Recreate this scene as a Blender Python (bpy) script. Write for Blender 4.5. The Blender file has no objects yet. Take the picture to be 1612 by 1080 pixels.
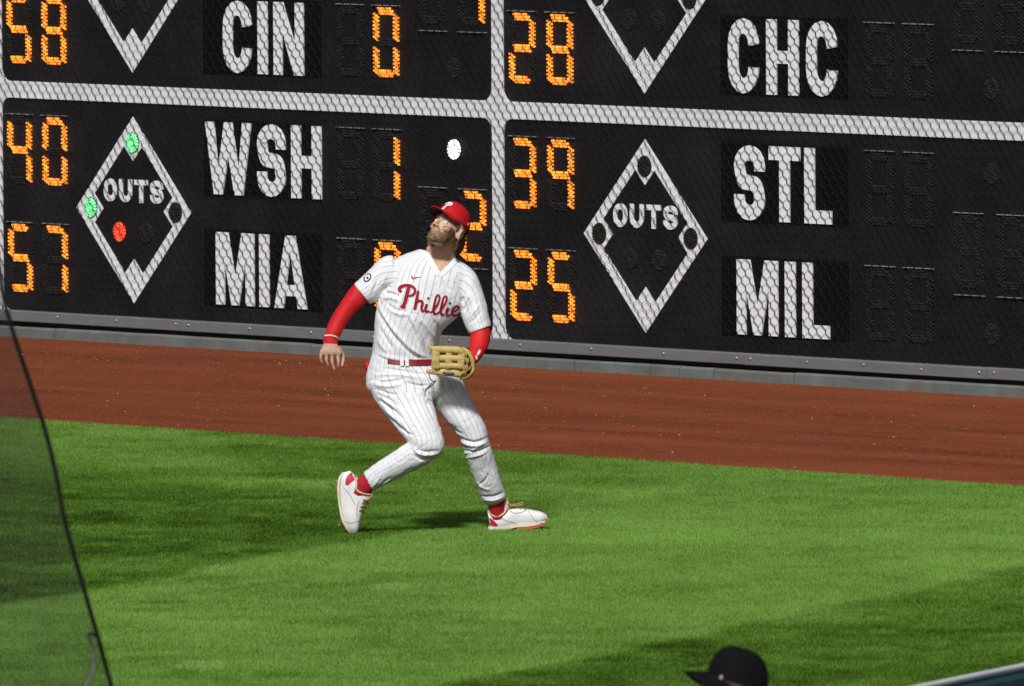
import bpy, math, random
import numpy as np
from mathutils import Vector, Matrix, noise
from mathutils.bvhtree import BVHTree

random.seed(7)
rng = np.random.default_rng(7)
SC = bpy.context.scene
COL = SC.collection

# ------------------------------------------------------------------ camera
CAM_H = 5.78
PITCH = math.atan(1408 / 26500)
ROLL = math.radians(0.34)
cam_d = bpy.data.cameras.new("camera")
cam_d.sensor_width = 36.0
cam_d.lens = 26500 / 1612 * 36.0
cam_d.clip_start = 1.0
cam_d.clip_end = 2000.0
cam_d.dof.use_dof = True
cam_d.dof.focus_distance = 96.0
cam_d.dof.aperture_fstop = cam_d.lens / 1000 / 0.036
cam = bpy.data.objects.new("camera", cam_d)
COL.objects.link(cam)
fw = Vector((0, math.cos(PITCH), -math.sin(PITCH)))
r0 = Vector((1, 0, 0))
u0 = r0.cross(fw)
cr = r0 * math.cos(ROLL) - u0 * math.sin(ROLL)
cu = r0 * math.sin(ROLL) + u0 * math.cos(ROLL)
m = Matrix.Identity(4)
for i in range(3):
    m[i][0], m[i][1], m[i][2] = cr[i], cu[i], -fw[i]
m.translation = (0, 0, CAM_H)
cam.matrix_world = m
SC.camera = cam

# ------------------------------------------------------------------ light: night sky, one bank of floodlights as the sun
SUN_AZ = math.radians(13)       # measured from the camera's back towards the left
SUN_EL = math.radians(42)
world = bpy.data.worlds.new("World")
SC.world = world
world.use_nodes = True
wn = world.node_tree.nodes
wl = world.node_tree.links
sky = wn.new("ShaderNodeTexSky")
sky.sky_type = 'NISHITA'
sky.sun_disc = False
sky.sun_elevation = SUN_EL
sky.air_density = 0.6
sky.dust_density = 4.0
sky.ozone_density = 0.6
bgn = wn["Background"]
bgn.inputs[1].default_value = 0.045
wl.new(sky.outputs[0], bgn.inputs[0])
to_sun = Vector((math.sin(-SUN_AZ) * math.cos(SUN_EL), -math.cos(SUN_AZ) * math.cos(SUN_EL), math.sin(SUN_EL)))
sky.sun_rotation = math.atan2(to_sun.x, to_sun.y)
sun_d = bpy.data.lights.new("floodlight_sun", 'SUN')
sun_d.energy = 3.2
sun_d.angle = math.radians(7.0)
sun_d.color = (0.96, 0.985, 1.0)
sun = bpy.data.objects.new("floodlight_sun", sun_d)
COL.objects.link(sun)
sun.rotation_euler = (-to_sun).to_track_quat('-Z', 'Y').to_euler()
sun.location = (0, 0, 40)

SC.view_settings.view_transform = 'Standard'
SC.view_settings.look = 'None'
SC.view_settings.exposure = 0.0
SC.view_settings.gamma = 1.0
SC.cycles.use_denoising = True
SC.cycles.denoiser = 'OPENIMAGEDENOISE'
SC.cycles.max_bounces = 6
SC.cycles.transparent_max_bounces = 12

# ------------------------------------------------------------------ helpers
def tag(o, label=None, cat=None, group=None, kind=None):
    if label: o["label"] = label
    if cat: o["category"] = cat
    if group: o["group"] = group
    if kind: o["kind"] = kind
    return o

def empty(name, loc=(0, 0, 0), rz=0.0, parent=None):
    o = bpy.data.objects.new(name, None)
    o.location = loc
    o.rotation_euler = (0, 0, rz)
    o.empty_display_size = 0.1
    COL.objects.link(o)
    if parent: o.parent = parent
    return o

def link_mesh(name, me, parent=None, loc=None):
    o = bpy.data.objects.new(name, me)
    COL.objects.link(o)
    if parent: o.parent = parent
    if loc is not None: o.location = loc
    return o

def build(name, V, F, mats, parent=None, smooth=False, mi=None, loc=None):
    me = bpy.data.meshes.new(name)
    me.from_pydata([tuple(map(float, v)) for v in V], [], [tuple(map(int, f)) for f in F])
    if not isinstance(mats, (list, tuple)): mats = [mats]
    for mm in mats: me.materials.append(mm)
    if mi is not None: me.polygons.foreach_set("material_index", list(map(int, mi)))
    if smooth: me.polygons.foreach_set("use_smooth", [True] * len(me.polygons))
    me.update()
    return link_mesh(name, me, parent, loc)

class MB:
    """collects shapes for one mesh"""
    def __init__(s): s.v = []; s.f = []; s.m = []
    def add(s, V, F, mi=0):
        b = len(s.v)
        s.v.extend([tuple(v) for v in V])
        s.f.extend([tuple(i + b for i in f) for f in F])
        s.m.extend([mi] * len(F))
        return s
    def box(s, x0, x1, y0, y1, z0, z1, mi=0, bev=0.0):
        if bev <= 0:
            V = [(x, y, z) for z in (z0, z1) for y in (y0, y1) for x in (x0, x1)]
            F = [(0, 2, 3, 1), (4, 5, 7, 6), (0, 1, 5, 4), (2, 6, 7, 3), (0, 4, 6, 2), (1, 3, 7, 5)]
            return s.add(V, F, mi)
        b = bev   # front (low y) edge bevelled
        V = []
        for y, i in ((y0, b), (y0 + b, 0), (y1, 0)):
            V += [(x0 + i, y, z0 + i), (x1 - i, y, z0 + i), (x1 - i, y, z1 - i), (x0 + i, y, z1 - i)]
        F = [(0, 1, 2, 3), (11, 10, 9, 8)]
        for k in (0, 4):
            for j in range(4):
                a, c = k + j, k + (j + 1) % 4
                F.append((a, a + 4, c + 4, c))
        return s.add(V, F, mi)
    def poly(s, pts, y0, y1, mi=0):
        """2D outline (x,z) extruded from y0 (front) to y1"""
        n = len(pts)
        ar = sum(pts[i][0] * pts[(i + 1) % n][1] - pts[(i + 1) % n][0] * pts[i][1] for i in range(n))
        if ar < 0: pts = pts[::-1]
        V = [(p[0], y0, p[1]) for p in pts] + [(p[0], y1, p[1]) for p in pts]
        F = [tuple(range(n)), tuple(range(2 * n - 1, n - 1, -1))]
        F += [(i, i + n, (i + 1) % n + n, (i + 1) % n) for i in range(n)]
        return s.add(V, F, mi)
    def tube(s, pts, r, n=8, mi=0, cap=True):
        V, F = tube(pts, r, n, cap)
        return s.add(V, F, mi)
    def build(s, name, mats, parent=None, smooth=False, loc=None):
        return build(name, s.v, s.f, mats, parent, smooth, s.m, loc)

def tube(pts, r, n=8, cap=True):
    pts = [Vector(p) for p in pts]
    k = len(pts)
    rs = r if isinstance(r, (list, tuple)) else [r] * k
    V, F = [], []
    t = (pts[1] - pts[0]).normalized()
    nrm = t.orthogonal().normalized()
    for i, p in enumerate(pts):
        t2 = (pts[min(i + 1, k - 1)] - pts[max(i - 1, 0)]).normalized()
        nrm = (nrm - t2 * nrm.dot(t2)).normalized()
        b = t2.cross(nrm)
        for j in range(n):
            a = 2 * math.pi * j / n
            V.append(tuple(p + (nrm * math.cos(a) + b * math.sin(a)) * rs[i]))
    for i in range(k - 1):
        for j in range(n):
            a, c = i * n + j, i * n + (j + 1) % n
            F.append((a, c, c + n, a + n))
    if cap:
        F.append(tuple(range(n))[::-1])
        F.append(tuple(range((k - 1) * n, k * n)))
    return V, F

def ellipsoid(c, r, R=None, nu=20, nv=12):
    V, F = [], []
    for i in range(nv + 1):
        ph = math.pi * i / nv
        for j in range(nu):
            th = 2 * math.pi * j / nu
            V.append((r[0] * math.sin(ph) * math.cos(th), r[1] * math.sin(ph) * math.sin(th), r[2] * math.cos(ph)))
    V = np.array(V)
    if R is not None: V = V @ np.array(R).T
    V = V + np.array(c)
    for i in range(nv):
        for j in range(nu):
            a, b = i * nu + j, i * nu + (j + 1) % nu
            F.append((a, b, b + nu, a + nu))
    return V, F

def catmull(P, per=8):
    P = [np.array(p, float) for p in P]
    out = []
    for i in range(len(P) - 1):
        p0 = P[max(i - 1, 0)]; p1 = P[i]; p2 = P[i + 1]; p3 = P[min(i + 2, len(P) - 1)]
        for k in range(per):
            t = k / per
            out.append(0.5 * ((2 * p1) + (-p0 + p2) * t + (2 * p0 - 5 * p1 + 4 * p2 - p3) * t * t + (-p0 + 3 * p1 - 3 * p2 + p3) * t ** 3))
    out.append(P[-1])
    return out

def smooth_verts(V, E, it, lam=0.5):
    n = len(V)
    deg = np.zeros(n)
    np.add.at(deg, E[:, 0], 1); np.add.at(deg, E[:, 1], 1)
    for _ in range(it):
        s = np.zeros_like(V)
        np.add.at(s, E[:, 0], V[E[:, 1]]); np.add.at(s, E[:, 1], V[E[:, 0]])
        V = V + lam * (s / deg[:, None] - V)
    return V

def fuse(parts, voxel, it=3):
    """union of closed shapes as one continuous skin; returns vertex array, faces, edges, normals"""
    mb = MB()
    for V, F in parts: mb.add(V, F)
    me = bpy.data.meshes.new("tmp")
    me.from_pydata([tuple(map(float, v)) for v in mb.v], [], [tuple(map(int, f)) for f in mb.f])
    o = bpy.data.objects.new("tmp", me)
    COL.objects.link(o)
    md = o.modifiers.new("r", 'REMESH')
    md.mode = 'VOXEL'
    md.voxel_size = voxel
    md.adaptivity = 0
    dg = bpy.context.evaluated_depsgraph_get()
    dg.update()
    ev = o.evaluated_get(dg)
    m2 = bpy.data.meshes.new_from_object(ev)
    n = len(m2.vertices)
    V = np.empty(n * 3); m2.vertices.foreach_get("co", V); V = V.reshape(-1, 3)
    E = np.empty(len(m2.edges) * 2, int); m2.edges.foreach_get("vertices", E); E = E.reshape(-1, 2)
    F = [tuple(p.vertices) for p in m2.polygons]
    V = smooth_verts(V, E, it)
    bpy.data.objects.remove(o)
    bpy.data.meshes.remove(me); bpy.data.meshes.remove(m2)
    return V, F, E

def normals(V, F):
    N = np.zeros_like(V)
    Q = np.array([f if len(f) == 4 else (f[0], f[1], f[2], f[2]) for f in F])
    d1 = V[Q[:, 2]] - V[Q[:, 0]]; d2 = V[Q[:, 3]] - V[Q[:, 1]]
    fn = np.cross(d1, d2)
    for k in range(4): np.add.at(N, Q[:, k], fn)
    return N / (np.linalg.norm(N, axis=1, keepdims=True) + 1e-12)

def vnoise(P, sc, seed=0.0):
    return np.array([noise.noise((p[0] * sc[0] + seed, p[1] * sc[1] + seed * .7, p[2] * sc[2] - seed)) for p in P])

# ------------------------------------------------------------------ materials
def mat(name, color, rough=0.6, var=0.15, vscale=8.0, bump=0.0, bscale=60.0, metal=0.0, spec=0.4, stretch=(1, 1, 1), coord='Object', sheen=0.0, dirt=None, dscale=1.0, damt=0.4):
    m = bpy.data.materials.new(name)
    m.use_nodes = True
    N, L = m.node_tree.nodes, m.node_tree.links
    p = N["Principled BSDF"]
    p.inputs["Roughness"].default_value = rough
    p.inputs["Metallic"].default_value = metal
    p.inputs["Specular IOR Level"].default_value = spec
    if sheen: p.inputs["Sheen Weight"].default_value = sheen
    tc = N.new("ShaderNodeTexCoord")
    mp = N.new("ShaderNodeMapping")
    mp.inputs["Scale"].default_value = stretch
    L.new(tc.outputs[coord], mp.inputs[0])
    nz = N.new("ShaderNodeTexNoise")
    nz.inputs["Scale"].default_value = vscale
    nz.inputs["Detail"].default_value = 5
    nz.inputs["Roughness"].default_value = 0.65
    L.new(mp.outputs[0], nz.inputs["Vector"])
    rp = N.new("ShaderNodeMapRange")
    rp.inputs[1].default_value = 0.3; rp.inputs[2].default_value = 0.7
    rp.inputs[3].default_value = 1 - var; rp.inputs[4].default_value = 1 + var
    L.new(nz.outputs[0], rp.inputs[0])
    mx = N.new("ShaderNodeMix"); mx.data_type = 'RGBA'; mx.blend_type = 'MULTIPLY'
    mx.inputs[0].default_value = 1.0
    mx.inputs[6].default_value = (*color, 1)
    L.new(rp.outputs[0], mx.inputs[7])
    out = mx.outputs[2]
    if dirt:
        n3 = N.new("ShaderNodeTexNoise"); n3.inputs["Scale"].default_value = dscale
        n3.inputs["Detail"].default_value = 6; n3.inputs["Roughness"].default_value = 0.7
        L.new(mp.outputs[0], n3.inputs["Vector"])
        r3 = N.new("ShaderNodeMapRange"); r3.inputs[1].default_value = 0.48; r3.inputs[2].default_value = 0.72
        r3.inputs[4].default_value = damt
        L.new(n3.outputs[0], r3.inputs[0])
        m3 = N.new("ShaderNodeMix"); m3.data_type = 'RGBA'
        L.new(r3.outputs[0], m3.inputs[0]); L.new(out, m3.inputs[6]); m3.inputs[7].default_value = (*dirt, 1)
        out = m3.outputs[2]
    L.new(out, p.inputs["Base Color"])
    if bump:
        n2 = N.new("ShaderNodeTexNoise")
        n2.inputs["Scale"].default_value = bscale
        n2.inputs["Detail"].default_value = 4
        L.new(mp.outputs[0], n2.inputs["Vector"])
        bp = N.new("ShaderNodeBump")
        bp.inputs["Strength"].default_value = 1.0
        bp.inputs["Distance"].default_value = bump
        L.new(n2.outputs[0], bp.inputs["Height"])
        L.new(bp.outputs[0], p.inputs["Normal"])
    return m

def emit_mat(name, color, strength, base=(0.02, 0.02, 0.02)):
    m = bpy.data.materials.new(name)
    m.use_nodes = True
    N, L = m.node_tree.nodes, m.node_tree.links
    p = N["Principled BSDF"]
    p.inputs["Base Color"].default_value = (*base, 1)
    p.inputs["Emission Color"].default_value = (*color, 1)
    g = N.new("ShaderNodeNewGeometry")
    r = N.new("ShaderNodeMapRange")
    r.inputs[3].default_value = strength * 0.55; r.inputs[4].default_value = strength * 1.45
    L.new(g.outputs["Random Per Island"], r.inputs[0])
    L.new(r.outputs[0], p.inputs["Emission Strength"])
    return m

M = {}
M['board'] = mat('board_black', (0.0075, 0.0075, 0.0095), 0.6, 0.4, 2.0, 0.002, 220, spec=0.3, dirt=(0.022, 0.022, 0.025), dscale=1.3, damt=0.7)
M['plate'] = mat('plate_black', (0.002, 0.002, 0.002), 0.7, 0.3, 5.0, spec=0.2)
M['white'] = mat('board_white', (0.80, 0.82, 0.85), 0.6, 0.06, 3.0, dirt=(0.5, 0.49, 0.46), dscale=2.5, damt=0.4)
M['letter'] = mat('letter_white', (0.84, 0.86, 0.89), 0.6, 0.05, 6.0)
M['wire'] = mat('wire_black_vinyl', (0.008, 0.008, 0.008), 0.6, 0.3, 40, spec=0.25)
M['steel'] = mat('galvanised_steel', (0.225, 0.24, 0.245), 0.5, 0.14, 6.0, 0.001, 90, metal=0.35, stretch=(1, 1, 4), dirt=(0.15, 0.14, 0.12), dscale=3, damt=0.5)
M['bolt'] = mat('bolt_steel', (0.45, 0.45, 0.45), 0.35, 0.1, 30, metal=0.7)
M['joint_shade'] = mat('joint_and_shade_black', (0.01, 0.01, 0.01), 0.9, 0.2, 4)  # near-black colour for curb joints and for painted shade below the rail
M['concrete'] = mat('curb_concrete', (0.135, 0.155, 0.145), 0.85, 0.22, 5.0, 0.003, 120, dirt=(0.16, 0.10, 0.06), dscale=4, damt=0.6)
M['wallback'] = mat('outfield_wall_green', (0.02, 0.035, 0.03), 0.8, 0.2, 2)
M['visor'] = mat('visor_metal', (0.30, 0.30, 0.30), 0.5, 0.3, 20, metal=0.2)
M['led_off'] = mat('led_unlit', (0.029, 0.027, 0.023), 0.6, 0.3, 30, spec=0.3)
M['lamp_off'] = mat('lamp_unlit', (0.022, 0.022, 0.020), 0.6, 0.3, 20)
M['led_amber'] = emit_mat('led_amber', (1.0, 0.27, 0.022), 1.85)
M['led_green'] = emit_mat('led_green', (0.22, 1.0, 0.38), 1.25)
M['led_red'] = emit_mat('led_red', (1.0, 0.07, 0.03), 1.4)
M['led_white'] = emit_mat('led_white', (0.93, 0.95, 1.0), 2.4)
M['teal'] = mat('padded_teal', (0.005, 0.040, 0.046), 0.6, 0.2, 5)
M['pipe'] = mat('wall_pipe_white', (0.80, 0.82, 0.82), 0.5, 0.1, 5)
M['walkway'] = mat('walkway_concrete', (0.22, 0.22, 0.21), 0.9, 0.2, 2, 0.003, 80)
M['cord'] = mat('net_cord', (0.008, 0.008, 0.008), 0.8, 0.3, 60)
M['tie'] = mat('net_tie', (0.12, 0.12, 0.12), 0.8, 0.3, 60)

# warning-track dirt
def dirt_mat():
    m = bpy.data.materials.new('track_dirt')
    m.use_nodes = True
    N, L = m.node_tree.nodes, m.node_tree.links
    p = N["Principled BSDF"]
    p.inputs["Roughness"].default_value = 0.95
    p.inputs["Specular IOR Level"].default_value = 0.15
    tc = N.new("ShaderNodeTexCoord")
    def nz(scale, stretch, detail=5, rough=0.6):
        mp = N.new("ShaderNodeMapping"); mp.inputs["Scale"].default_value = stretch
        L.new(tc.outputs["Object"], mp.inputs[0])
        n = N.new("ShaderNodeTexNoise"); n.inputs["Scale"].default_value = scale
        n.inputs["Detail"].default_value = detail; n.inputs["Roughness"].default_value = rough
        L.new(mp.outputs[0], n.inputs["Vector"])
        return n.outputs[0]
    streak = nz(1.5, (0.16, 1.3, 1), 5)
    streak2 = nz(4.2, (0.22, 1.0, 1), 5, 0.7)
    grain = nz(60, (1, .35, 1), 4, 0.85)
    patch = nz(0.8, (1, 1, 1), 5)
    def mr(src, a, b, c, d):
        r = N.new("ShaderNodeMapRange"); r.inputs[1].default_value = a; r.inputs[2].default_value = b
        r.inputs[3].default_value = c; r.inputs[4].default_value = d
        L.new(src, r.inputs[0]); return r.outputs[0]
    def mul(a, b):
        x = N.new("ShaderNodeMath"); x.operation = 'MULTIPLY'; L.new(a, x.inputs[0]); L.new(b, x.inputs[1]); return x.outputs[0]
    f = mul(mul(mr(streak, 0.32, 0.68, 0.66, 1.2), mr(streak2, 0.3, 0.7, 0.86, 1.12)), mul(mr(grain, 0.3, 0.7, 0.62, 1.38), mr(patch, 0.3, 0.7, 0.88, 1.1)))
    mx = N.new("ShaderNodeMix"); mx.data_type = 'RGBA'; mx.blend_type = 'MULTIPLY'
    mx.inputs[0].default_value = 1.0
    mx.inputs[6].default_value = (0.228, 0.058, 0.020, 1)
    L.new(f, mx.inputs[7]); L.new(mx.outputs[2], p.inputs["Base Color"])
    bp = N.new("ShaderNodeBump"); bp.inputs["Distance"].default_value = 0.006; bp.inputs["Strength"].default_value = 0.8
    ad = N.new("ShaderNodeMath"); ad.operation = 'ADD'
    L.new(grain, ad.inputs[0]); L.new(streak2, ad.inputs[1])
    L.new(ad.outputs[0], bp.inputs["Height"]); L.new(bp.outputs[0], p.inputs["Normal"])
    return m
M['dirt'] = dirt_mat()
M['stone'] = mat('track_stone', (0.42, 0.30, 0.22), 0.8, 0.4, 50)
M['soil'] = mat('turf_soil', (0.028, 0.05, 0.010), 0.95, 0.3, 1.5)

# ------------------------------------------------------------------ the wall's frame: x along the wall, y behind it, z up
ANG = math.radians(-50.8)
MID = Vector((-0.46691588, 106.33079011, 0))
DIR = Vector((math.cos(ANG), math.sin(ANG), 0))
NRM = Vector((-math.sin(ANG), math.cos(ANG), 0))     # away from the field
def wallpt(s, off, z=0.0): return MID + DIR * s + NRM * off + Vector((0, 0, z))

# ------------------------------------------------------------------ ground sheets
def sheet(name, pts, z, m, label, cat, subd=None):
    o = build(name, [(p[0], p[1], z) for p in pts], [tuple(range(len(pts)))], m)
    tag(o, label, cat, kind='structure')
    return o
sheet('ground', [(-400, -200), (400, -200), (400, 500), (-400, 500)], 0.0, M['soil'], 'green outfield grass field reaching from the side wall to the dirt track', 'ground')
TRACK_W = 5.66
trk = build('warning_track', [(-60, -TRACK_W, 0), (60, -TRACK_W, 0), (60, 0.02, 0), (-60, 0.02, 0)], [(0, 1, 2, 3)], M['dirt'], loc=(MID.x, MID.y, 0.008))
trk.rotation_euler = (0, 0, ANG)
tag(trk, 'red brown dirt warning track along the foot of the scoreboard wall', 'ground', kind='structure')
SW_A = Vector((1.51465658, 63.47361085, 0)); SW_D = Vector((0.368591, 0.92959167, 0)); SW_N = Vector((SW_D.y, -SW_D.x, 0))   # side wall, towards the seats
a0, a1 = SW_A - SW_D * 40, SW_A + SW_D * 30
wk = [a0 + SW_N * 0.05, a1 + SW_N * 0.05, a1 + SW_N * 25, a0 + SW_N * 25]
sheet('walkway', [(p.x, p.y) for p in wk], 0.006, M['walkway'], 'concrete walkway on the seat side of the teal side wall', 'pavement')

# small stones lying on the track
mb = MB()
for _ in range(110):
    s = random.uniform(-6, 13.5); o = -random.uniform(0.05, TRACK_W); r = random.choice([.004, .005, .006, .007])
    if random.random() < 0.03: r = .012
    c = wallpt(s, o, 0.008 + r * .4)
    V = [c + Vector((r * random.uniform(.7, 1.3), 0, 0)), c - Vector((r, 0, 0)), c + Vector((0, r * 1.1, 0)), c - Vector((0, r, 0)), c + Vector((0, 0, r * .8)), c - Vector((0, 0, r))]
    mb.add(V, [(0, 2, 4), (2, 1, 4), (1, 3, 4), (3, 0, 4), (2, 0, 5), (1, 2, 5), (3, 1, 5), (0, 3, 5)])
o = mb.build('track_pebbles', M['stone'])
tag(o, 'tiny pale pebbles scattered over the red dirt track', 'pebbles', kind='stuff')

# loose crumbs of the track dirt
NCL = 38000
cs_ = rng.uniform(-6.2, 13.8, NCL); co_ = -rng.uniform(.02, TRACK_W + .03, NCL); rr_ = rng.uniform(.003, .0075, NCL) * (1 + (rng.random(NCL) < .05) * .8)
cx0 = MID.x + DIR.x * cs_ + NRM.x * co_; cy0 = MID.y + DIR.y * cs_ + NRM.y * co_
octv = np.array([(1, 0, 0), (-1, 0, 0), (0, 1, 0), (0, -1, 0), (0, 0, .9), (0, 0, -.6)], float)
octf = np.array([(0, 2, 4), (2, 1, 4), (1, 3, 4), (3, 0, 4)])
vv = octv[None] * rr_[:, None, None] * rng.uniform(.7, 1.3, (NCL, 6, 1)) + np.stack([cx0, cy0, .008 + rr_ * .35], 1)[:, None, :]
fi = (octf[None] + 6 * np.arange(NCL)[:, None, None]).reshape(-1, 3)
me = bpy.data.meshes.new('track_crumbs')
me.vertices.add(NCL * 6); me.vertices.foreach_set("co", vv.astype(np.float32).ravel())
me.loops.add(len(fi) * 3); me.loops.foreach_set("vertex_index", fi.astype(np.int32).ravel())
me.polygons.add(len(fi)); me.polygons.foreach_set("loop_start", np.arange(0, len(fi) * 3, 3, dtype=np.int32))
me.materials.append(mat('crumb_dirt', (0.222, 0.060, 0.024), .95, .35, 9, spec=.1))
me.update(calc_edges=True)
tag(link_mesh('track_crumbs', me), 'loose red brown crumbs covering the dirt track', 'dirt', kind='stuff')

# ------------------------------------------------------------------ outfield wall, curb
wallroot = empty('outfield_wall', MID, ANG)
tag(wallroot, 'dark green outfield wall carrying the black scoreboard', 'wall')
MB().box(-14, 16, 0.20, 0.75, 0.0, 3.75).build('wall_core', M['wallback'], wallroot)
MB().box(-14, 16, 0.16, 0.80, 3.75, 3.85).build('wall_cap', M['steel'], wallroot)
MB().box(-14, 16, 0.12, 0.20, 0.0, 0.20).build('recess_shade', M['joint_shade'], wallroot)  # solid dark box, shade of the low recess put into its colour

curb = empty('concrete_curb', MID, ANG)
tag(curb, 'low grey green concrete curb with joints between dirt track and scoreboard wall', 'curb')
js = [-14, -9.1, -6.4, -3.977, -1.3, 1.352, 2.102, 2.386, 2.719, 3.488, 6.2, 8.7, 11.2, 16]
for i in range(len(js) - 1):
    g = 0.006
    dz = random.uniform(-.003, .003); dy = random.uniform(-.003, .003)
    x0, x1, h = js[i] + g, js[i + 1] - g, 0.078 + dz
    V = []
    nx = max(2, int((x1 - x0) / 0.15))
    prof = [(dy, 0.0), (dy, h - .012), (dy + .012, h), (.118, h)]
    for k in range(nx + 1):
        x = x0 + (x1 - x0) * k / nx
        for j, (py, pz) in enumerate(prof):
            w = noise.noise((x * 3, j * 2.0, 3.1)) * .004
            V.append((x, py + (w if j < 3 else 0), pz + (w * .7 if j > 0 else 0)))
    F = []
    for k in range(nx):
        for j in range(3): F.append((k * 4 + j, k * 4 + 4 + j, k * 4 + 5 + j, k * 4 + 1 + j))
    F.append((0, 1, 2, 3)); F.append(tuple(nx * 4 + q for q in (3, 2, 1, 0)))
    build('curb_block', V, F, M['concrete'], curb)
MB().box(-14, 16, 0.02, 0.118, -0.02, 0.068).build('joint_fill', M['joint_shade'], curb)

# ------------------------------------------------------------------ scoreboard
sb = empty('scoreboard', MID, ANG)
tag(sb, 'black out of town scoreboard wall with white framed panels and amber digits', 'scoreboard')
Y_PANEL = 0.100    # face of the black panels
PW, PERIOD, POST = 5.08, 5.192, 0.112
ROW0, RPITCH = 0.176, 1.494           # lowest panel starts at the kick rail
PH = 1.389                             # panel height (upper rows)
def rrect(x0, x1, z0, z1, r, n=6):
    P = []
    for cx, cz, a in ((x1 - r, z1 - r, 0), (x0 + r, z1 - r, 90), (x0 + r, z0 + r, 180), (x1 - r, z0 + r, 270)):
        for k in range(n + 1):
            t = math.radians(a + 90 * k / n)
            P.append((cx + r * math.cos(t), cz + r * math.sin(t)))
    return P

def frame_ring(x0, x1, z0, z1, m_l, r, y0, y1):
    """white trim round a panel: outer rectangle to half the bar, inner rounded opening"""
    inn = rrect(x0, x1, z0, z1, r)
    X0, X1, Z0, Z1 = x0 - m_l, x1 + m_l, z0 - m_l, z1 + m_l
    cx, cz = (x0 + x1) / 2, (z0 + z1) / 2
    outp = []
    n = len(inn) // 4
    for k, (x, z) in enumerate(inn):
        q = k // n
        kk = k % n
        corner = [(X1, Z1), (X0, Z1), (X0, Z0), (X1, Z0)][q]
        if kk == 0: p = [(X1, z), (x, Z1), (X0, z), (x, Z0)][q]
        elif kk == n - 1: p = [(x, Z1), (X0, z), (x, Z0), (X1, z)][q]
        else: p = corner
        outp.append(p)
    N_ = len(inn)
    V = [(x, y0, z) for x, z in inn] + [(x, y0, z) for x, z in outp] + [(x, y1, z) for x, z in inn] + [(x, y1, z) for x, z in outp]
    F = []
    for k in range(N_):
        j = (k + 1) % N_
        F.append((k, N_ + k, N_ + j, j))
        F.append((k, j, 2 * N_ + j, 2 * N_ + k))
        F.append((N_ + k, 3 * N_ + k, 3 * N_ + j, N_ + j))
    return V, F

# letters -------------------------------------------------
T = 0.094
def ribbon2(path, t):
    P = [np.array(p, float) for p in path]
    L_, R_ = [], []
    for i in range(len(P)):
        d = P[min(i + 1, len(P) - 1)] - P[max(i - 1, 0)]
        d = d / np.linalg.norm(d)
        nn = np.array((-d[1], d[0]))
        L_.append(P[i] + nn * t / 2); R_.append(P[i] - nn * t / 2)
    return L_, R_
def arc(cx, cz, rx, rz, a0, a1, n=8):
    return [(cx + rx * math.cos(math.radians(a0 + (a1 - a0) * k / n)), cz + rz * math.sin(math.radians(a0 + (a1 - a0) * k / n))) for k in range(n + 1)]
def strip_faces(mbd, path, t, x, z, y0, y1, closed=False):
    L_, R_ = ribbon2(path, t)
    if closed:
        P = [np.array(p) for p in path]; k = len(P)
        L_, R_ = [], []
        for i in range(k):
            d = P[(i + 1) % k] - P[i - 1]; d = d / np.linalg.norm(d); nn = np.array((-d[1], d[0]))
            L_.append(P[i] + nn * t / 2); R_.append(P[i] - nn * t / 2)
    n = len(L_)
    V = [(p[0] + x, y0, p[1] + z) for p in L_] + [(p[0] + x, y0, p[1] + z) for p in R_] + [(p[0] + x, y1, p[1] + z) for p in L_] + [(p[0] + x, y1, p[1] + z) for p in R_]
    F = []
    for i in range(n if closed else n - 1):
        j = (i + 1) % n
        F += [(i, n + i, n + j, j), (i, j, 2 * n + j, 2 * n + i), (n + i, 3 * n + i, 3 * n + j, n + j)]
    if not closed:
        F += [(0, 2 * n, 3 * n, n), (n - 1, 2 * n - 1, 4 * n - 1, 3 * n - 1)]
    mbd.add(V, F)

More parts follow.
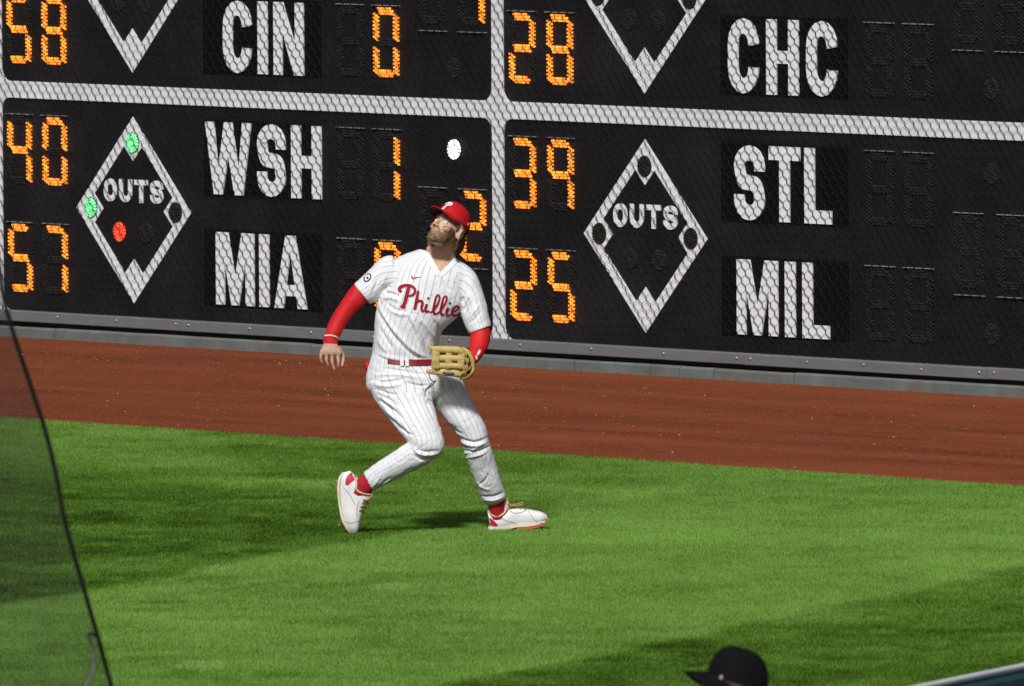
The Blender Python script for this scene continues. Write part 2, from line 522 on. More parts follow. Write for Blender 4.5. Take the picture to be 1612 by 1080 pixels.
def glyph(ch, w, h, t, x, z, y0, y1):
    mbd = MB()
    e = t / 2
    rx = w / 2 - e
    rz = min(rx * 1.15, h * .3)
    def poly(pts): mbd.poly([(px + x, pz + z) for px, pz in pts], y0, y1)
    if ch == 'I': poly([(0, 0), (w, 0), (w, h), (0, h)])
    elif ch == 'L': poly([(0, 0), (w, 0), (w, t * .88), (t, t * .88), (t, h), (0, h)])
    elif ch == 'T':
        a, b = w / 2 - e, w / 2 + e
        poly([(a, 0), (b, 0), (b, h - t * .9), (w, h - t * .9), (w, h), (0, h), (0, h - t * .9), (a, h - t * .9)])
    elif ch == 'H':
        a, b = h * .5 - t * .42, h * .5 + t * .42
        poly([(0, 0), (t, 0), (t, a), (w - t, a), (w - t, 0), (w, 0), (w, h), (w - t, h), (w - t, b), (t, b), (t, h), (0, h)])
    elif ch == 'N':
        poly([(0, 0), (t * .9, 0), (t * .9, h * .62), (w - t, 0), (w, 0), (w, h), (w - t * .9, h), (w - t * .9, h * .40), (t, h), (0, h)])
    elif ch == 'M':
        c = w / 2
        poly([(0, 0), (t * .9, 0), (t * .9, h * .66), (c - t * .38, 0), (c + t * .38, 0), (w - t * .9, h * .66), (w - t * .9, 0), (w, 0), (w, h), (w - t * 1.32, h), (c, h * .36), (t * 1.32, h), (0, h)])
    elif ch == 'W':
        q = w * .27
        poly([(q - t * .42, 0), (q + t * .48, 0), (w / 2, h * .56), (w - q - t * .48, 0), (w - q + t * .42, 0), (w, h), (w - t * .95, h), (w - q - .004, h * .30), (w / 2 + t * .42, h), (w / 2 - t * .42, h), (q + .004, h * .30), (t * .95, h), (0, h)])
    elif ch == 'A':
        c = w / 2; a = t * .5
        zb0, zb1 = h * .17, h * .17 + t * .75
        xl = lambda zz: t * .95 + (c - t * .95) * (zz / (h * .80))
        poly([(0, 0), (t * .95, 0), (c, h * .80), (c, h), (c - a, h)])
        poly([(w, 0), (c + a, h), (c, h), (c, h * .80), (w - t * .95, 0)])
        poly([(xl(zb0), zb0), (w - xl(zb0), zb0), (w - xl(zb1), zb1), (xl(zb1), zb1)])
    elif ch == 'C':
        path = [(w - e, h * .66), (w - e, h - e - rz)] + arc(w / 2, h - e - rz, rx, rz, 0, 180)[1:] + arc(w / 2, e + rz, rx, rz, 180, 360) + [(w - e, h * .35)]
        strip_faces(mbd, path, t, x, z, y0, y1)
    elif ch == 'O':
        path = arc(w / 2, h - e - rz, rx, rz, 0, 180) + arc(w / 2, e + rz, rx, rz, 180, 360)
        strip_faces(mbd, path, t, x, z, y0, y1, closed=True)
    elif ch == 'U':
        path = [(e, h), (e, e + rz)] + arc(w / 2, e + rz, rx, rz, 180, 360)[1:] + [(w - e, h)]
        strip_faces(mbd, path, t, x, z, y0, y1)
    elif ch == 'S':
        rz = min(rx * 1.15, (h - 2 * e) / 4 * .86)
        zt, zb = h - e - rz, e + rz
        d = zt - zb
        mid = catmull([(e, zt), (e + rx * .28, zt - d * .42), (w / 2, h / 2), (w - e - rx * .28, zb + d * .42), (w - e, zb)], 6)
        path = [(w - e, h - e - rz - t * .35), (w - e, h - e - rz)] + arc(w / 2, h - e - rz, rx, rz, 0, 180)[1:] + [tuple(p) for p in mid] + arc(w / 2, e + rz, rx, rz, 0, -180)[1:] + [(e, e + rz + t * .35)]
        strip_faces(mbd, path, t, x, z, y0, y1)
    return mbd
WID = {'C': .292, 'I': .097, 'N': .305, 'W': .475, 'S': .288, 'H': .305, 'M': .392, 'A': .33, 'T': .295, 'L': .255, 'O': .13, 'U': .13}

# seven-segment digits -----------------------------------
SEG = {'0': 'abcdef', '1': 'bc', '2': 'abged', '3': 'abgcd', '4': 'fgbc', '5': 'afgcd', '7': 'abc', '8': 'abcdefg', '9': 'abcfg', ' ': ''}
DW, DH = 0.262, 0.440
def seg_dots(s):
    w, h = DW, DH
    out = []
    if s in 'adg':
        zc = {'a': h - .022, 'g': h / 2, 'd': .022}[s]
        for r in range(3):
            n = 7 if (r == 1 or s == 'g') else 6
            for k in range(n):
                out.append((.052 + k * .0232 + r * .0090, zc + .0165 - r * .0165))
    else:
        xc = w - .030 if s in 'bc' else .030
        zb = h / 2 + .024 if s in 'bf' else .028
        for c in range(3):
            for k in range(7):
                out.append((xc - .019 + c * .019, zb + k * .0240 + (c - 1) * -.010))
    return out
HEX = [(math.cos(math.radians(60 * k)), math.sin(math.radians(60 * k))) for k in range(6)]
def add_dot(mbd, x, z, r, y0, y1, mi):
    V = [(x + r * a, y0, z + r * b) for a, b in HEX] + [(x + r * 1.1 * a, y1, z + r * 1.1 * b) for a, b in HEX]
    mbd.add(V, [(0, 1, 2, 3, 4, 5)] + [(i, i + 6, (i + 1) % 6 + 6, (i + 1) % 6) for i in range(6)], mi)
def digit(ch, u, z0, parent, xo, rowtint=1):
    mbd = MB()
    lit = SEG[ch]
    for s in 'abcdefg':
        on = s in lit
        for x, z in seg_dots(s):
            add_dot(mbd, xo + u + x, z0 + z, .0074 if on else .0074, Y_PANEL - .012, Y_PANEL, 0 if on else 1)
    o = mbd.build('digit', [M['led_amber'], M['led_off']], parent)
    if lit: o["label"] = 'lit amber digit ' + ch
    v = MB().box(xo + u - .01, xo + u + DW + .01, Y_PANEL - .016, Y_PANEL - .001, z0 + DH + .012, z0 + DH + .0165)
    v.build('visor', M['visor'], parent)
    return o
def lamp(u, z, r, colour, parent, xo, y=None):
    y = Y_PANEL if y is None else y
    mbd = MB()
    n = 20
    mbd.poly([(xo + u + r * 1.12 * math.cos(2 * math.pi * k / n), z + r * 1.12 * math.sin(2 * math.pi * k / n)) for k in range(n)], y - .004, y - .0005, 1)
    for ring, cnt in ((0.0, 1), (.33, 6), (.64, 12), (.93, 17)):
        for k in range(cnt):
            a = 2 * math.pi * k / cnt + ring * 3
            add_dot(mbd, xo + u + r * ring * math.cos(a), z + r * ring * math.sin(a), .0078, y - .013, y - .004, 0)
    mt = M['led_' + colour] if colour else M['led_off']
    mbd.build('lamp', [mt, M['lamp_off']], parent)

def diamond(parent, xo, zoff, outs=True):
    """baseball diamond: outline band, base squares, home plate, OUTS"""
    cu_, cz = 1.392, 0.870 + zoff
    R_, t = 0.604, 0.098       # corner radius, band size along the axes
    y0, y1 = Y_PANEL - .006, Y_PANEL - .0005
    mbd = MB()
    q = [(0, R_), (R_, 0), (0, -R_), (-R_, 0)]
    i_ = R_ - t
    iq = [(0, i_), (i_, 0), (0, -i_), (-i_, 0)]
    b = 0.318                  # inner reach of the base squares
    # four band pieces between the squares, then the squares
    def P(pts): mbd.poly([(xo + cu_ + x, cz + z) for x, z in pts], y0, y1)
    k = R_ - b                 # size of the corner square along the axis
    s_ = k / 2
    for (cx, cz_) in ((0, 1), (1, 0), (0, -1), (-1, 0)):
        # square with outer corner at R_ and inner corner at b
        mid = (R_ + b) / 2
        c0 = (cx * R_, cz_ * R_); c2 = (cx * b, cz_ * b)
        px, pz = -cz_, cx
        c1 = (cx * mid + px * s_, cz_ * mid + pz * s_); c3 = (cx * mid - px * s_, cz_ * mid - pz * s_)
        P([c0, c1, c2, c3])
    for (ax, az), (bx, bz) in (((0, 1), (1, 0)), ((1, 0), (0, -1)), ((0, -1), (-1, 0)), ((-1, 0), (0, 1))):
        # along edge from corner a to corner b
        mid = (R_ + b) / 2
        pa = (ax * mid + bx * s_, az * mid + bz * s_); pb = (bx * mid + ax * s_, bz * mid + az * s_)
        pa2 = (pa[0] - (ax + bx) * t / 2, pa[1] - (az + bz) * t / 2); pb2 = (pb[0] - (ax + bx) * t / 2, pb[1] - (az + bz) * t / 2)
        P([pa, pb, pb2, pa2])
    mbd.build('diamond', M['letter'], parent)
    return cu_, cz

def word(txt, u0, u1, z0, h, parent, xo, t=T):
    tot = sum(WID[c] for c in txt)
    gap = (u1 - u0 - tot) / (len(txt) - 1)
    x = u0
    for c in txt:
        g = glyph(c, WID[c], h, t, xo + x, z0, Y_PANEL - .014, Y_PANEL - .0035)
        o = g.build('letter', M['letter'], parent)
        x += WID[c] + gap

panel_info = {}
cols = {-2: -4.64 - PERIOD, -1: -4.64, 0: 0.552, 1: 0.552 + PERIOD}
for c, x0 in cols.items():
    for r in range(2):
        z0 = ROW0 if r == 0 else 1.675
        z1 = 1.566 if r == 0 else 3.06
        mbd = MB()
        mbd.poly(rrect(x0 - .002, x0 + PW + .002, z0 - (.05 if r == 0 else .002), z1 + .002, .10), Y_PANEL, .198)
        pn = mbd.build('panel', M['board'], sb)
        V, F = frame_ring(x0, x0 + PW, z0, z1, (POST / 2) - .0012, .085, Y_PANEL - .010, .199)
        build('frame_trim', V, F, M['white'], pn)
        panel_info[(c, r)] = (pn, x0)
# white backing behind the seams
MB().box(-10.2, 11.2, 0.1985, 0.1998, 0.176, 3.12).build('seam_backing', M['plate'], sb)
MB().box(-10.2, 11.2, Y_PANEL - .012, .199, 3.119, 3.70).build('header', M['board'], sb)

def name_plate(pn, xo, zc):
    MB().box(xo + 2.130, xo + 3.345, Y_PANEL - .0035, Y_PANEL - .0002, zc - .247, zc + .247).build('name_plate', M['plate'], pn)
def fill(c, r, d1, d2, t1, t2, s1, s2, inn, lamps, w1=None, w2=None):
    pn, xo = panel_info[(c, r)]
    dz = RPITCH * r
    for txt, z in ((d1, 1.006), (d2, 0.300)):
        if txt is None: continue
        for k, ch in enumerate(txt): digit(ch, (.058, .432)[k], z + dz, pn, xo)
    for txt, z in ((s1, 1.012), (s2, 0.305)):
        if txt is None: continue
        for k, ch in enumerate(txt): digit(ch, (3.520, 3.885)[k], z + dz, pn, xo)
    if inn is not None:
        for k, ch in enumerate(inn): digit(ch, (4.352, 4.750)[k], .657 + dz, pn, xo)
        MB().box(xo + 4.34, xo + 4.63, Y_PANEL - .015, Y_PANEL - .001, .607 + dz, .611 + dz).build('visor', M['visor'], pn)
        MB().box(xo + 4.74, xo + 5.03, Y_PANEL - .015, Y_PANEL - .001, .607 + dz, .611 + dz).build('visor', M['visor'], pn)
    cu_, cz = diamond(pn, xo, dz)
    y = Y_PANEL - .006
    for (du, dv), colr in zip(((0, .437), (-.447, 0.003), (.447, 0.0), (-.148, -.145), (.135, -.145)), lamps):
        lamp(cu_ + du, cz + dv, .060, colr, pn, xo, y if abs(du) > .2 or dv > .2 else None)
    if r == 0:
        x = cu_ - .312
        tt = .038
        for ch, w in zip('OUTS', (.135, .135, .14, .135)):
            g = glyph(ch, w, .150, tt, xo + x, .918 + dz, Y_PANEL - .007, Y_PANEL - .0005)
            g.build('letter', M['letter'], pn)
            x += w + (.625 - .545) / 3
    for txt, z, wd in ((t1, 1.000, w1), (t2, 0.291, w2)):
        name_plate(pn, xo, z + .234 + dz)
        if txt: word(txt, wd[0], wd[1], z + dz, .466, pn, xo)
    for z, cl in ((1.358, 'white' if c == -1 and r == 0 else None), (.38, None)):
        lamp(4.696, z + dz, .060, cl, pn, xo)
fill(-1, 0, '40', '57', 'WSH', 'MIA', ' 1', ' 0', ' 2', ('green', 'green', None, 'red', None), (2.157, 3.352), (2.261, 3.195))
fill(0, 0, '39', '25', 'STL', 'MIL', '  ', '  ', '  ', (None,) * 5, (2.267, 3.195), (2.286, 3.171))
fill(-1, 1, None, '58', None, 'CIN', None, ' 0', ' 1', (None,) * 5, None, (2.350, 3.178))
fill(0, 1, None, '28', None, 'CHC', None, '  ', '  ', (None,) * 5, None, (2.213, 3.255))

# ------------------------------------------------------------------ chain-link fence in front of the board
fence = empty('chain_link_fence', MID, ANG)
tag(fence, 'black chain link fence stretched over the scoreboard above a grey metal kick rail', 'fence')
CW, CH_ = 0.0402, 0.0963          # half column pitch, row period
YF = 0.077
nc0, nc1 = int(-8.5 / CW), int(9.5 / CW)
nr = 34
fv, ff = [], []
def seg(p, q, r):
    p = np.array(p); q = np.array(q)
    d = q - p; d /= np.linalg.norm(d)
    a = np.cross(d, (0, 1, 0)); a /= np.linalg.norm(a)
    b = np.cross(d, a)
    base = len(fv)
    for e in (p, q):
        for sx, sy in ((1, 0), (0, 1), (-1, 0), (0, -1)):
            fv.append(tuple(e + r * (a * sx + b * sy)))
    for k in range(4):
        ff.append((base + k, base + (k + 1) % 4, base + 4 + (k + 1) % 4, base + 4 + k))
jit = lambda: random.gauss(0, .0012)
nodes = {}
def node(j, k):
    key = (j, k)
    if key not in nodes:
        sag = .004 * noise.noise((j * .05, k * .2, 0))
        nodes[key] = (j * CW + jit() + sag, YF + .003 * noise.noise((j * .03, k * .1, 5)), .150 + k * CH_ + (CH_ / 2 if j % 2 else 0) + jit())
    return nodes[key]
VN = .0115
for j in range(nc0, nc1):
    for k in range(nr):
        x, y, z = node(j, k)
        seg((x, y, z - VN), (x, y, z + VN), .0032)
        # towards the next column, up and down
        ku = k if j % 2 == 0 else k + 1
        kd = k - 1 if j % 2 == 0 else k
        X, Y, Z = node(j + 1, ku)
        seg((x, y + .004, z + VN), (X, Y + .004, Z - VN), .0010)
        if kd >= 0:
            X, Y, Z = node(j + 1, kd)
            seg((x, y - .003, z - VN), (X, Y - .003, Z + VN), .0028)
o = build('chain_link', fv, ff, M['wire'], fence, smooth=True)
o["kind"] = 'stuff'
seams = sorted([-10.6, -7.9, -5.28, -2.65, 0.02, 2.98, 5.28, 7.9, 10.6])
for i in range(len(seams) - 1):
    a, b = seams[i] + .002, seams[i + 1] - .002
    rz = random.uniform(-.0015, .0015)
    V, F = [], []
    prof = [(0.050, .106), (.026, .108), (.020, .113), (.020, .172), (.026, .179), (.050, .181)]
    for x in (a, b):
        for py, pz in prof: V.append((x, py + rz, pz + rz))
    n = len(prof)
    for k in range(n - 1): F.append((k, n + k, n + k + 1, k + 1))
    F += [tuple(range(n)), tuple(range(2 * n - 1, n - 1, -1))]
    rail = build('kick_rail', V, F, M['steel'], fence)
    nb = 4
    for k in range(5):
        x = a + .065 + (b - a - .13) * k / 4
        Vb, Fb = ellipsoid((x, .019 + rz, .150 + random.uniform(-.005, .005)), (.011, .008, .0095), nu=8, nv=5)
        build('bolt', Vb, Fb, M['bolt'], rail, smooth=True)
MB().box(-10.6, 10.6, .050, .0985, .085, .174).build('rail_gap_shade', M['joint_shade'], fence)  # near-black box painting the shadow line under the kick rail

# ------------------------------------------------------------------ side wall and safety net
sw = empty('side_wall', SW_A, 0)
sw.rotation_euler = (0, 0, math.atan2(SW_D.y, SW_D.x))
tag(sw, 'dark teal padded side wall topped by a white pipe', 'wall')
for k in range(-16, 12):
    mbd = MB(); mbd.box(k * 2.4 + .01, k * 2.4 + 2.39, -.16, 0.015, 0.0, 1.080)
    mbd.build('pad', M['teal'], sw)
MB().tube([(-38.4, -.045, 1.099), (28.8, -.045, 1.099)], .014, 12).build('top_pipe', M['pipe'], sw, smooth=True)
MB().box(-38.4, 28.8, -.02, .0, 1.04, 1.093).build('pipe_ledge', M['teal'], sw)

def net_mat():
    m = bpy.data.materials.new('netting_fine')
    m.use_nodes = True
    N, L = m.node_tree.nodes, m.node_tree.links
    p = N["Principled BSDF"]
    p.inputs["Base Color"].default_value = (0.055, 0.055, 0.058, 1)
    p.inputs["Roughness"].default_value = 0.9
    tr = N.new("ShaderNodeBsdfTransparent")
    mx = N.new("ShaderNodeMixShader")
    tc = N.new("ShaderNodeTexCoord"); nz = N.new("ShaderNodeTexNoise")
    nz.inputs["Scale"].default_value = 3.0; nz.inputs["Detail"].default_value = 3
    L.new(tc.outputs["Object"], nz.inputs["Vector"])
    r = N.new("ShaderNodeMapRange"); r.inputs[1].default_value = .3; r.inputs[2].default_value = .7
    r.inputs[3].default_value = .30; r.inputs[4].default_value = .42
    L.new(nz.outputs[0], r.inputs[0])
    L.new(r.outputs[0], mx.inputs[0]); L.new(tr.outputs[0], mx.inputs[1]); L.new(p.outputs[0], mx.inputs[2])
    L.new(mx.outputs[0], N["Material Output"].inputs[0])
    return m
M['net'] = net_mat()
net = empty('safety_net', SW_A - SW_D * 8.2, 0)
net.rotation_euler = (0, 0, math.atan2(SW_D.y, SW_D.x))
tag(net, 'dark see through safety net with a black edge cord slanting down to the side wall', 'net')
# edge of the net in the plane of the side wall: (distance along it, height)
edge = [(-1.15, 6.8), (-.93, 4.9), (-.60, 3.53), (-.4829, 3.077), (-.381, 2.883), (-.095, 2.510), (.060, 2.204), (.254, 1.916), (.429, 1.649), (.747, 1.105)]
ed = catmull([(a, 0, b) for a, b in edge], 6)
V, F = [], []
nx = 10
for i, p in enumerate(ed):
    for k in range(nx + 1):
        f = k / nx
        V.append((p[0] - f * 6.0, .010 * math.sin(i * .5 + k) * f, p[2]))
for i in range(len(ed) - 1):
    for k in range(nx): F.append((i * (nx + 1) + k, i * (nx + 1) + k + 1, (i + 1) * (nx + 1) + k + 1, (i + 1) * (nx + 1) + k))
build('netting', V, F, M['net'], net, smooth=True)
wob = [(p[0] + .004 * noise.noise((p[2] * 7, 0, 0)), p[1], p[2]) for p in ed]
MB().tube(wob, .0082, 8).build('edge_cord', M['cord'], net, smooth=True)
tie = catmull([(.20, -.01, 1.845), (.235, -.01, 1.815), (.262, -.01, 1.76), (.245, -.01, 1.70), (.19, -.01, 1.665), (.16, -.01, 1.60)], 6)
MB().tube(tie, .0055, 6).build('loose_tie', M['tie'], net, smooth=True)
tie = catmull([(.205, -.012, 1.842), (.245, -.012, 1.835), (.300, -.012, 1.82)], 6)
MB().tube(tie, .005, 6).build('knot_cord', M['cord'], net, smooth=True)
# ------------------------------------------------------------------ turf: blades of mown grass
def grass_mat():
    m = bpy.data.materials.new('grass_blade')
    m.use_nodes = True
    N, L = m.node_tree.nodes, m.node_tree.links
    p = N["Principled BSDF"]
    p.inputs["Roughness"].default_value = 0.55
    p.inputs["Specular IOR Level"].default_value = 0.25
    at = N.new("ShaderNodeAttribute"); at.attribute_name = "tone"
    cr_ = N.new("ShaderNodeValToRGB")
    e = cr_.color_ramp.elements
    e[0].position = 0.0; e[0].color = (0.088, 0.188, 0.011, 1)
    e[1].position = 1.0; e[1].color = (0.235, 0.405, 0.082, 1)
    k = e.new(0.5); k.color = (0.138, 0.282, 0.030, 1)
    L.new(at.outputs["Fac"], cr_.inputs[0])
    L.new(cr_.outputs[0], p.inputs["Base Color"])
    tl = N.new("ShaderNodeBsdfTranslucent")
    L.new(cr_.outputs[0], tl.inputs["Color"])
    mx = N.new("ShaderNodeMixShader"); mx.inputs[0].default_value = 0.25
    L.new(p.outputs[0], mx.inputs[1]); L.new(tl.outputs[0], mx.inputs[2])
    L.new(mx.outputs[0], N["Material Output"].inputs[0])
    return m
M['grass'] = grass_mat()
NB = 1600000
def grass_points(n):
    out = []
    tot = 0
    while tot < n:
        k = n * 2
        x = rng.uniform(-4.0, 4.0, k); y = rng.uniform(75.5, 102.0, k)
        off = (x - MID.x) * NRM.x + (y - MID.y) * NRM.y
        edge_w = TRACK_W - .02 + .018 * np.sin(x * 9 + y * 7) + rng.normal(0, .012, k)
        ok = (off < -edge_w) & (np.abs(x) < 0.0312 * y + 0.75)
        P_ = np.stack([x[ok], y[ok]], 1)
        out.append(P_); tot += len(P_)
    return np.concatenate(out)[:n]
gp = grass_points(NB)
gx, gy = gp[:, 0], gp[:, 1]
off_g = (gx - MID.x) * NRM.x + (gy - MID.y) * NRM.y
# mowing bands: one set along the foul line, one across
a1_ = math.radians(19.7); n1 = (math.cos(a1_), -math.sin(a1_))
a2_ = math.radians(-9.5); n2 = (math.cos(a2_), -math.sin(a2_))
wv = .035 * np.sin(gx * 1.7 + gy * .9) + .02 * np.sin(gx * 5 + gy * 3)
u1 = gx * n1[0] + gy * n1[1] + wv
u2 = gx * n2[0] + gy * n2[1] + wv * .7
b1 = (-0.8334) * n1[0] + 88.917 * n1[1]
b2 = 0.0087 * n1[0] + 79.2785 * n1[1]
c1 = (-0.8597) * n2[0] + 91.86 * n2[1]
def sg(v, w): return 1 / (1 + np.exp(-np.clip(v / w, -30, 30)))
zone2 = sg(u1 - b1, .035) * sg(b2 - u1, .035)       # light band
zone1 = sg(b1 - u1, .035)
zone3 = sg(u1 - b2, .035)
right = sg(u2 - c1, .06)                           # right of the crossing line
lean = zone2 * (.38 + .14 * right) + zone1 * (-.46 + .30 * right + .75 * sg(u2 - c1 - 1.6, .35)) + zone3 * (-.48 + .30 * right)
strip = sg(off_g + TRACK_W + 3.1 + 6 * wv, .25)   # band mown along the track
lean = lean + strip * (1 - right) * .72
def field(cx, cy, seed):
    """smooth random field over the turf with the given cell size"""
    r_ = np.random.default_rng(seed)
    nx_, ny_ = int(9 / cx) + 3, int(28 / cy) + 3
    G = r_.normal(0, 1, (nx_, ny_))
    fx = (gx + 4.4) / cx; fy = (gy - 75) / cy
    ix = fx.astype(int); iy = fy.astype(int)
    tx = fx - ix; ty = fy - iy
    tx = tx * tx * (3 - 2 * tx); ty = ty * ty * (3 - 2 * ty)
    return (G[ix, iy] * (1 - tx) + G[ix + 1, iy] * tx) * (1 - ty) + (G[ix, iy + 1] * (1 - tx) + G[ix + 1, iy + 1] * tx) * ty
nzf = .13 * field(.22, .30, 1) + .12 * field(.75, 1.0, 2) + .08 * field(.07, .12, 3) + .06 * field(1.9, 2.4, 4)
lean = lean + nzf + rng.normal(0, .24, NB)
hgt = np.clip(rng.normal(.0155, .0035, NB), .007, .025)
wid = rng.uniform(.0014, .0027, NB) * 1.4
yaw = rng.normal(0, .75, NB)
side = rng.normal(0, .45, NB)
tipx = gx + hgt * side
tipy = gy + hgt * lean * 0.95
tipz = hgt * np.sqrt(np.clip(1.1 - .35 * lean ** 2, .25, 1.1)) * .95
cx_, cy_ = np.cos(yaw) * wid, np.sin(yaw) * wid
co = np.empty((NB * 3, 3), np.float32)
co[0::3] = np.stack([gx - cx_, gy - cy_, np.zeros(NB)], 1)
co[1::3] = np.stack([gx + cx_, gy + cy_, np.zeros(NB)], 1)
co[2::3] = np.stack([tipx, tipy, tipz], 1)
me = bpy.data.meshes.new('turf')
me.vertices.add(NB * 3); me.vertices.foreach_set("co", co.ravel())
me.loops.add(NB * 3); me.loops.foreach_set("vertex_index", np.arange(NB * 3, dtype=np.int32))
me.polygons.add(NB); me.polygons.foreach_set("loop_start", np.arange(0, NB * 3, 3, dtype=np.int32))
at = me.attributes.new("tone", 'FLOAT', 'FACE')
yel = ((gx + 1.49) ** 2 / .12 ** 2 + (gy - 79.9) ** 2 / .35 ** 2 < 1) | ((gx + .62) ** 2 / .12 ** 2 + (gy - 85.3) ** 2 / .3 ** 2 < 1)
tone = np.clip(rng.normal(.45, .22, NB) + .45 * nzf + .10 * (zone2 - .5) + .35 * yel, 0, 1)  # light band also tinted paler for how its leaning blades catch light
at.data.foreach_set("value", tone.astype(np.float32))
me.materials.append(M['grass'])
me.update(calc_edges=True)
o = link_mesh('grass', me)
tag(o, 'short mown green outfield grass with light and dark mowing bands', 'grass', kind='stuff')

# ------------------------------------------------------------------ people: tools
def loft(rings, n=28, per=5, ex=2.0):
    """rings: (L, R, half depth) with L, R 3D points on the outline; returns closed tube + dense frames"""
    c, a, b = [], [], []
    for r in rings:
        L_, R_ = np.array(r[0], float), np.array(r[1], float)
        c.append((L_ + R_) / 2); a.append((R_ - L_) / 2); b.append(r[2])
    X = [np.concatenate([c[i], a[i], [b[i]]]) for i in range(len(c))]
    D = catmull(X, per)
    V, F = [], []
    frames = []
    for i, d in enumerate(D):
        cc, aa, bb = d[:3], d[3:6], d[6]
        tn = D[min(i + 1, len(D) - 1)][:3] - D[max(i - 1, 0)][:3]
        tn = tn / (np.linalg.norm(tn) + 1e-9)
        au = aa / np.linalg.norm(aa)
        dv = np.cross(tn, au); dv = dv / (np.linalg.norm(dv) + 1e-9)
        if dv[1] < 0: dv = -dv
        dv = dv * .35 + np.array((0, 1, 0)) * .65
        dv = dv - au * dv.dot(au); dv = dv / np.linalg.norm(dv)
        frames.append((cc, aa, dv * bb))
        for j in range(n):
            t = 2 * math.pi * j / n
            cs, sn = math.cos(t), math.sin(t)
            if ex != 2.0:
                cs = math.copysign(abs(cs) ** (2 / ex), cs); sn = math.copysign(abs(sn) ** (2 / ex), sn)
            V.append(cc + aa * cs + dv * bb * sn)
    k = len(D)
    for i in range(k - 1):
        for j in range(n):
            p, q = i * n + j, i * n + (j + 1) % n
            F.append((p, q, q + n, p + n))
    F.append(tuple(range(n))[::-1]); F.append(tuple(range((k - 1) * n, k * n)))
    return np.array(V), F, frames

def shrink(rings, f):
    out = []
    for r in rings:
        L_, R_ = np.array(r[0], float), np.array(r[1], float)
        c = (L_ + R_) / 2
        out.append((c + (L_ - c) * f, c + (R_ - c) * f, r[2] * f))
    return out

def pin_coord(V, frame_sets):
    """distance round each garment tube, for the pinstripes"""
    best = np.full(len(V), 1e9); pin = np.zeros(len(V))
    for frames, R0, ph in frame_sets:
        C = np.array([f[0] for f in frames]); A = np.array([f[1] for f in frames]); B = np.array([f[2] for f in frames])
        d2 = ((V[:, None, :] - C[None]) ** 2).sum(2)
        k = d2.argmin(1)
        loc = V - C[k]
        a = (loc * A[k]).sum(1) / (A[k] ** 2).sum(1)
        b = (loc * B[k]).sum(1) / (B[k] ** 2).sum(1)
        ax = loc - a[:, None] * A[k] - b[:, None] * B[k]
        rho = np.sqrt(a * a + b * b) + np.linalg.norm(ax, axis=1) / .08
        th = np.arctan2(a, -b)
        use = rho < best
        best[use] = rho[use]; pin[use] = th[use] * R0 + ph
    return pin

def fold(V, Nn, pts, amp, w, front=True, taper=.35):
    """raise (amp>0) or sink a crease along a line on the cloth; pts in local x,z"""
    P_ = np.array(catmull([(p[0], p[1]) for p in pts], 6))
    q = V[:, [0, 2]]
    best = np.full(len(V), 1e9); par = np.zeros(len(V))
    n = len(P_)
    for i in range(n - 1):
        d = P_[i + 1] - P_[i]; L2 = d @ d + 1e-12
        t = np.clip(((q - P_[i]) @ d) / L2, 0, 1)
        dd = np.linalg.norm(q - (P_[i] + t[:, None] * d), axis=1)
        u = dd < best
        best[u] = dd[u]; par[u] = (i + t[u]) / (n - 1)
    env = np.clip(np.minimum(par, 1 - par) / taper, 0, 1)
    env = env * env * (3 - 2 * env) * .85 + .15
    g = np.exp(-(best / w) ** 2) * env
    if front: g = g * np.clip((-Nn[:, 1] + .25) / .5, 0, 1)
    return V + Nn * (amp * g)[:, None]

def capsule(pts, rs, n=10):
    """round-ended tapering chain of points as one closed tube"""
    P_ = [Vector(p) for p in pts]
    d0 = (P_[0] - P_[1]).normalized(); d1 = (P_[-1] - P_[-2]).normalized()
    Q = [P_[0] + d0 * rs[0] * .9, P_[0] + d0 * rs[0] * .5] + P_ + [P_[-1] + d1 * rs[-1] * .5, P_[-1] + d1 * rs[-1] * .9]
    R_ = [rs[0] * .35, rs[0] * .85] + list(rs) + [rs[-1] * .85, rs[-1] * .35]
    return tube(Q, R_, n)

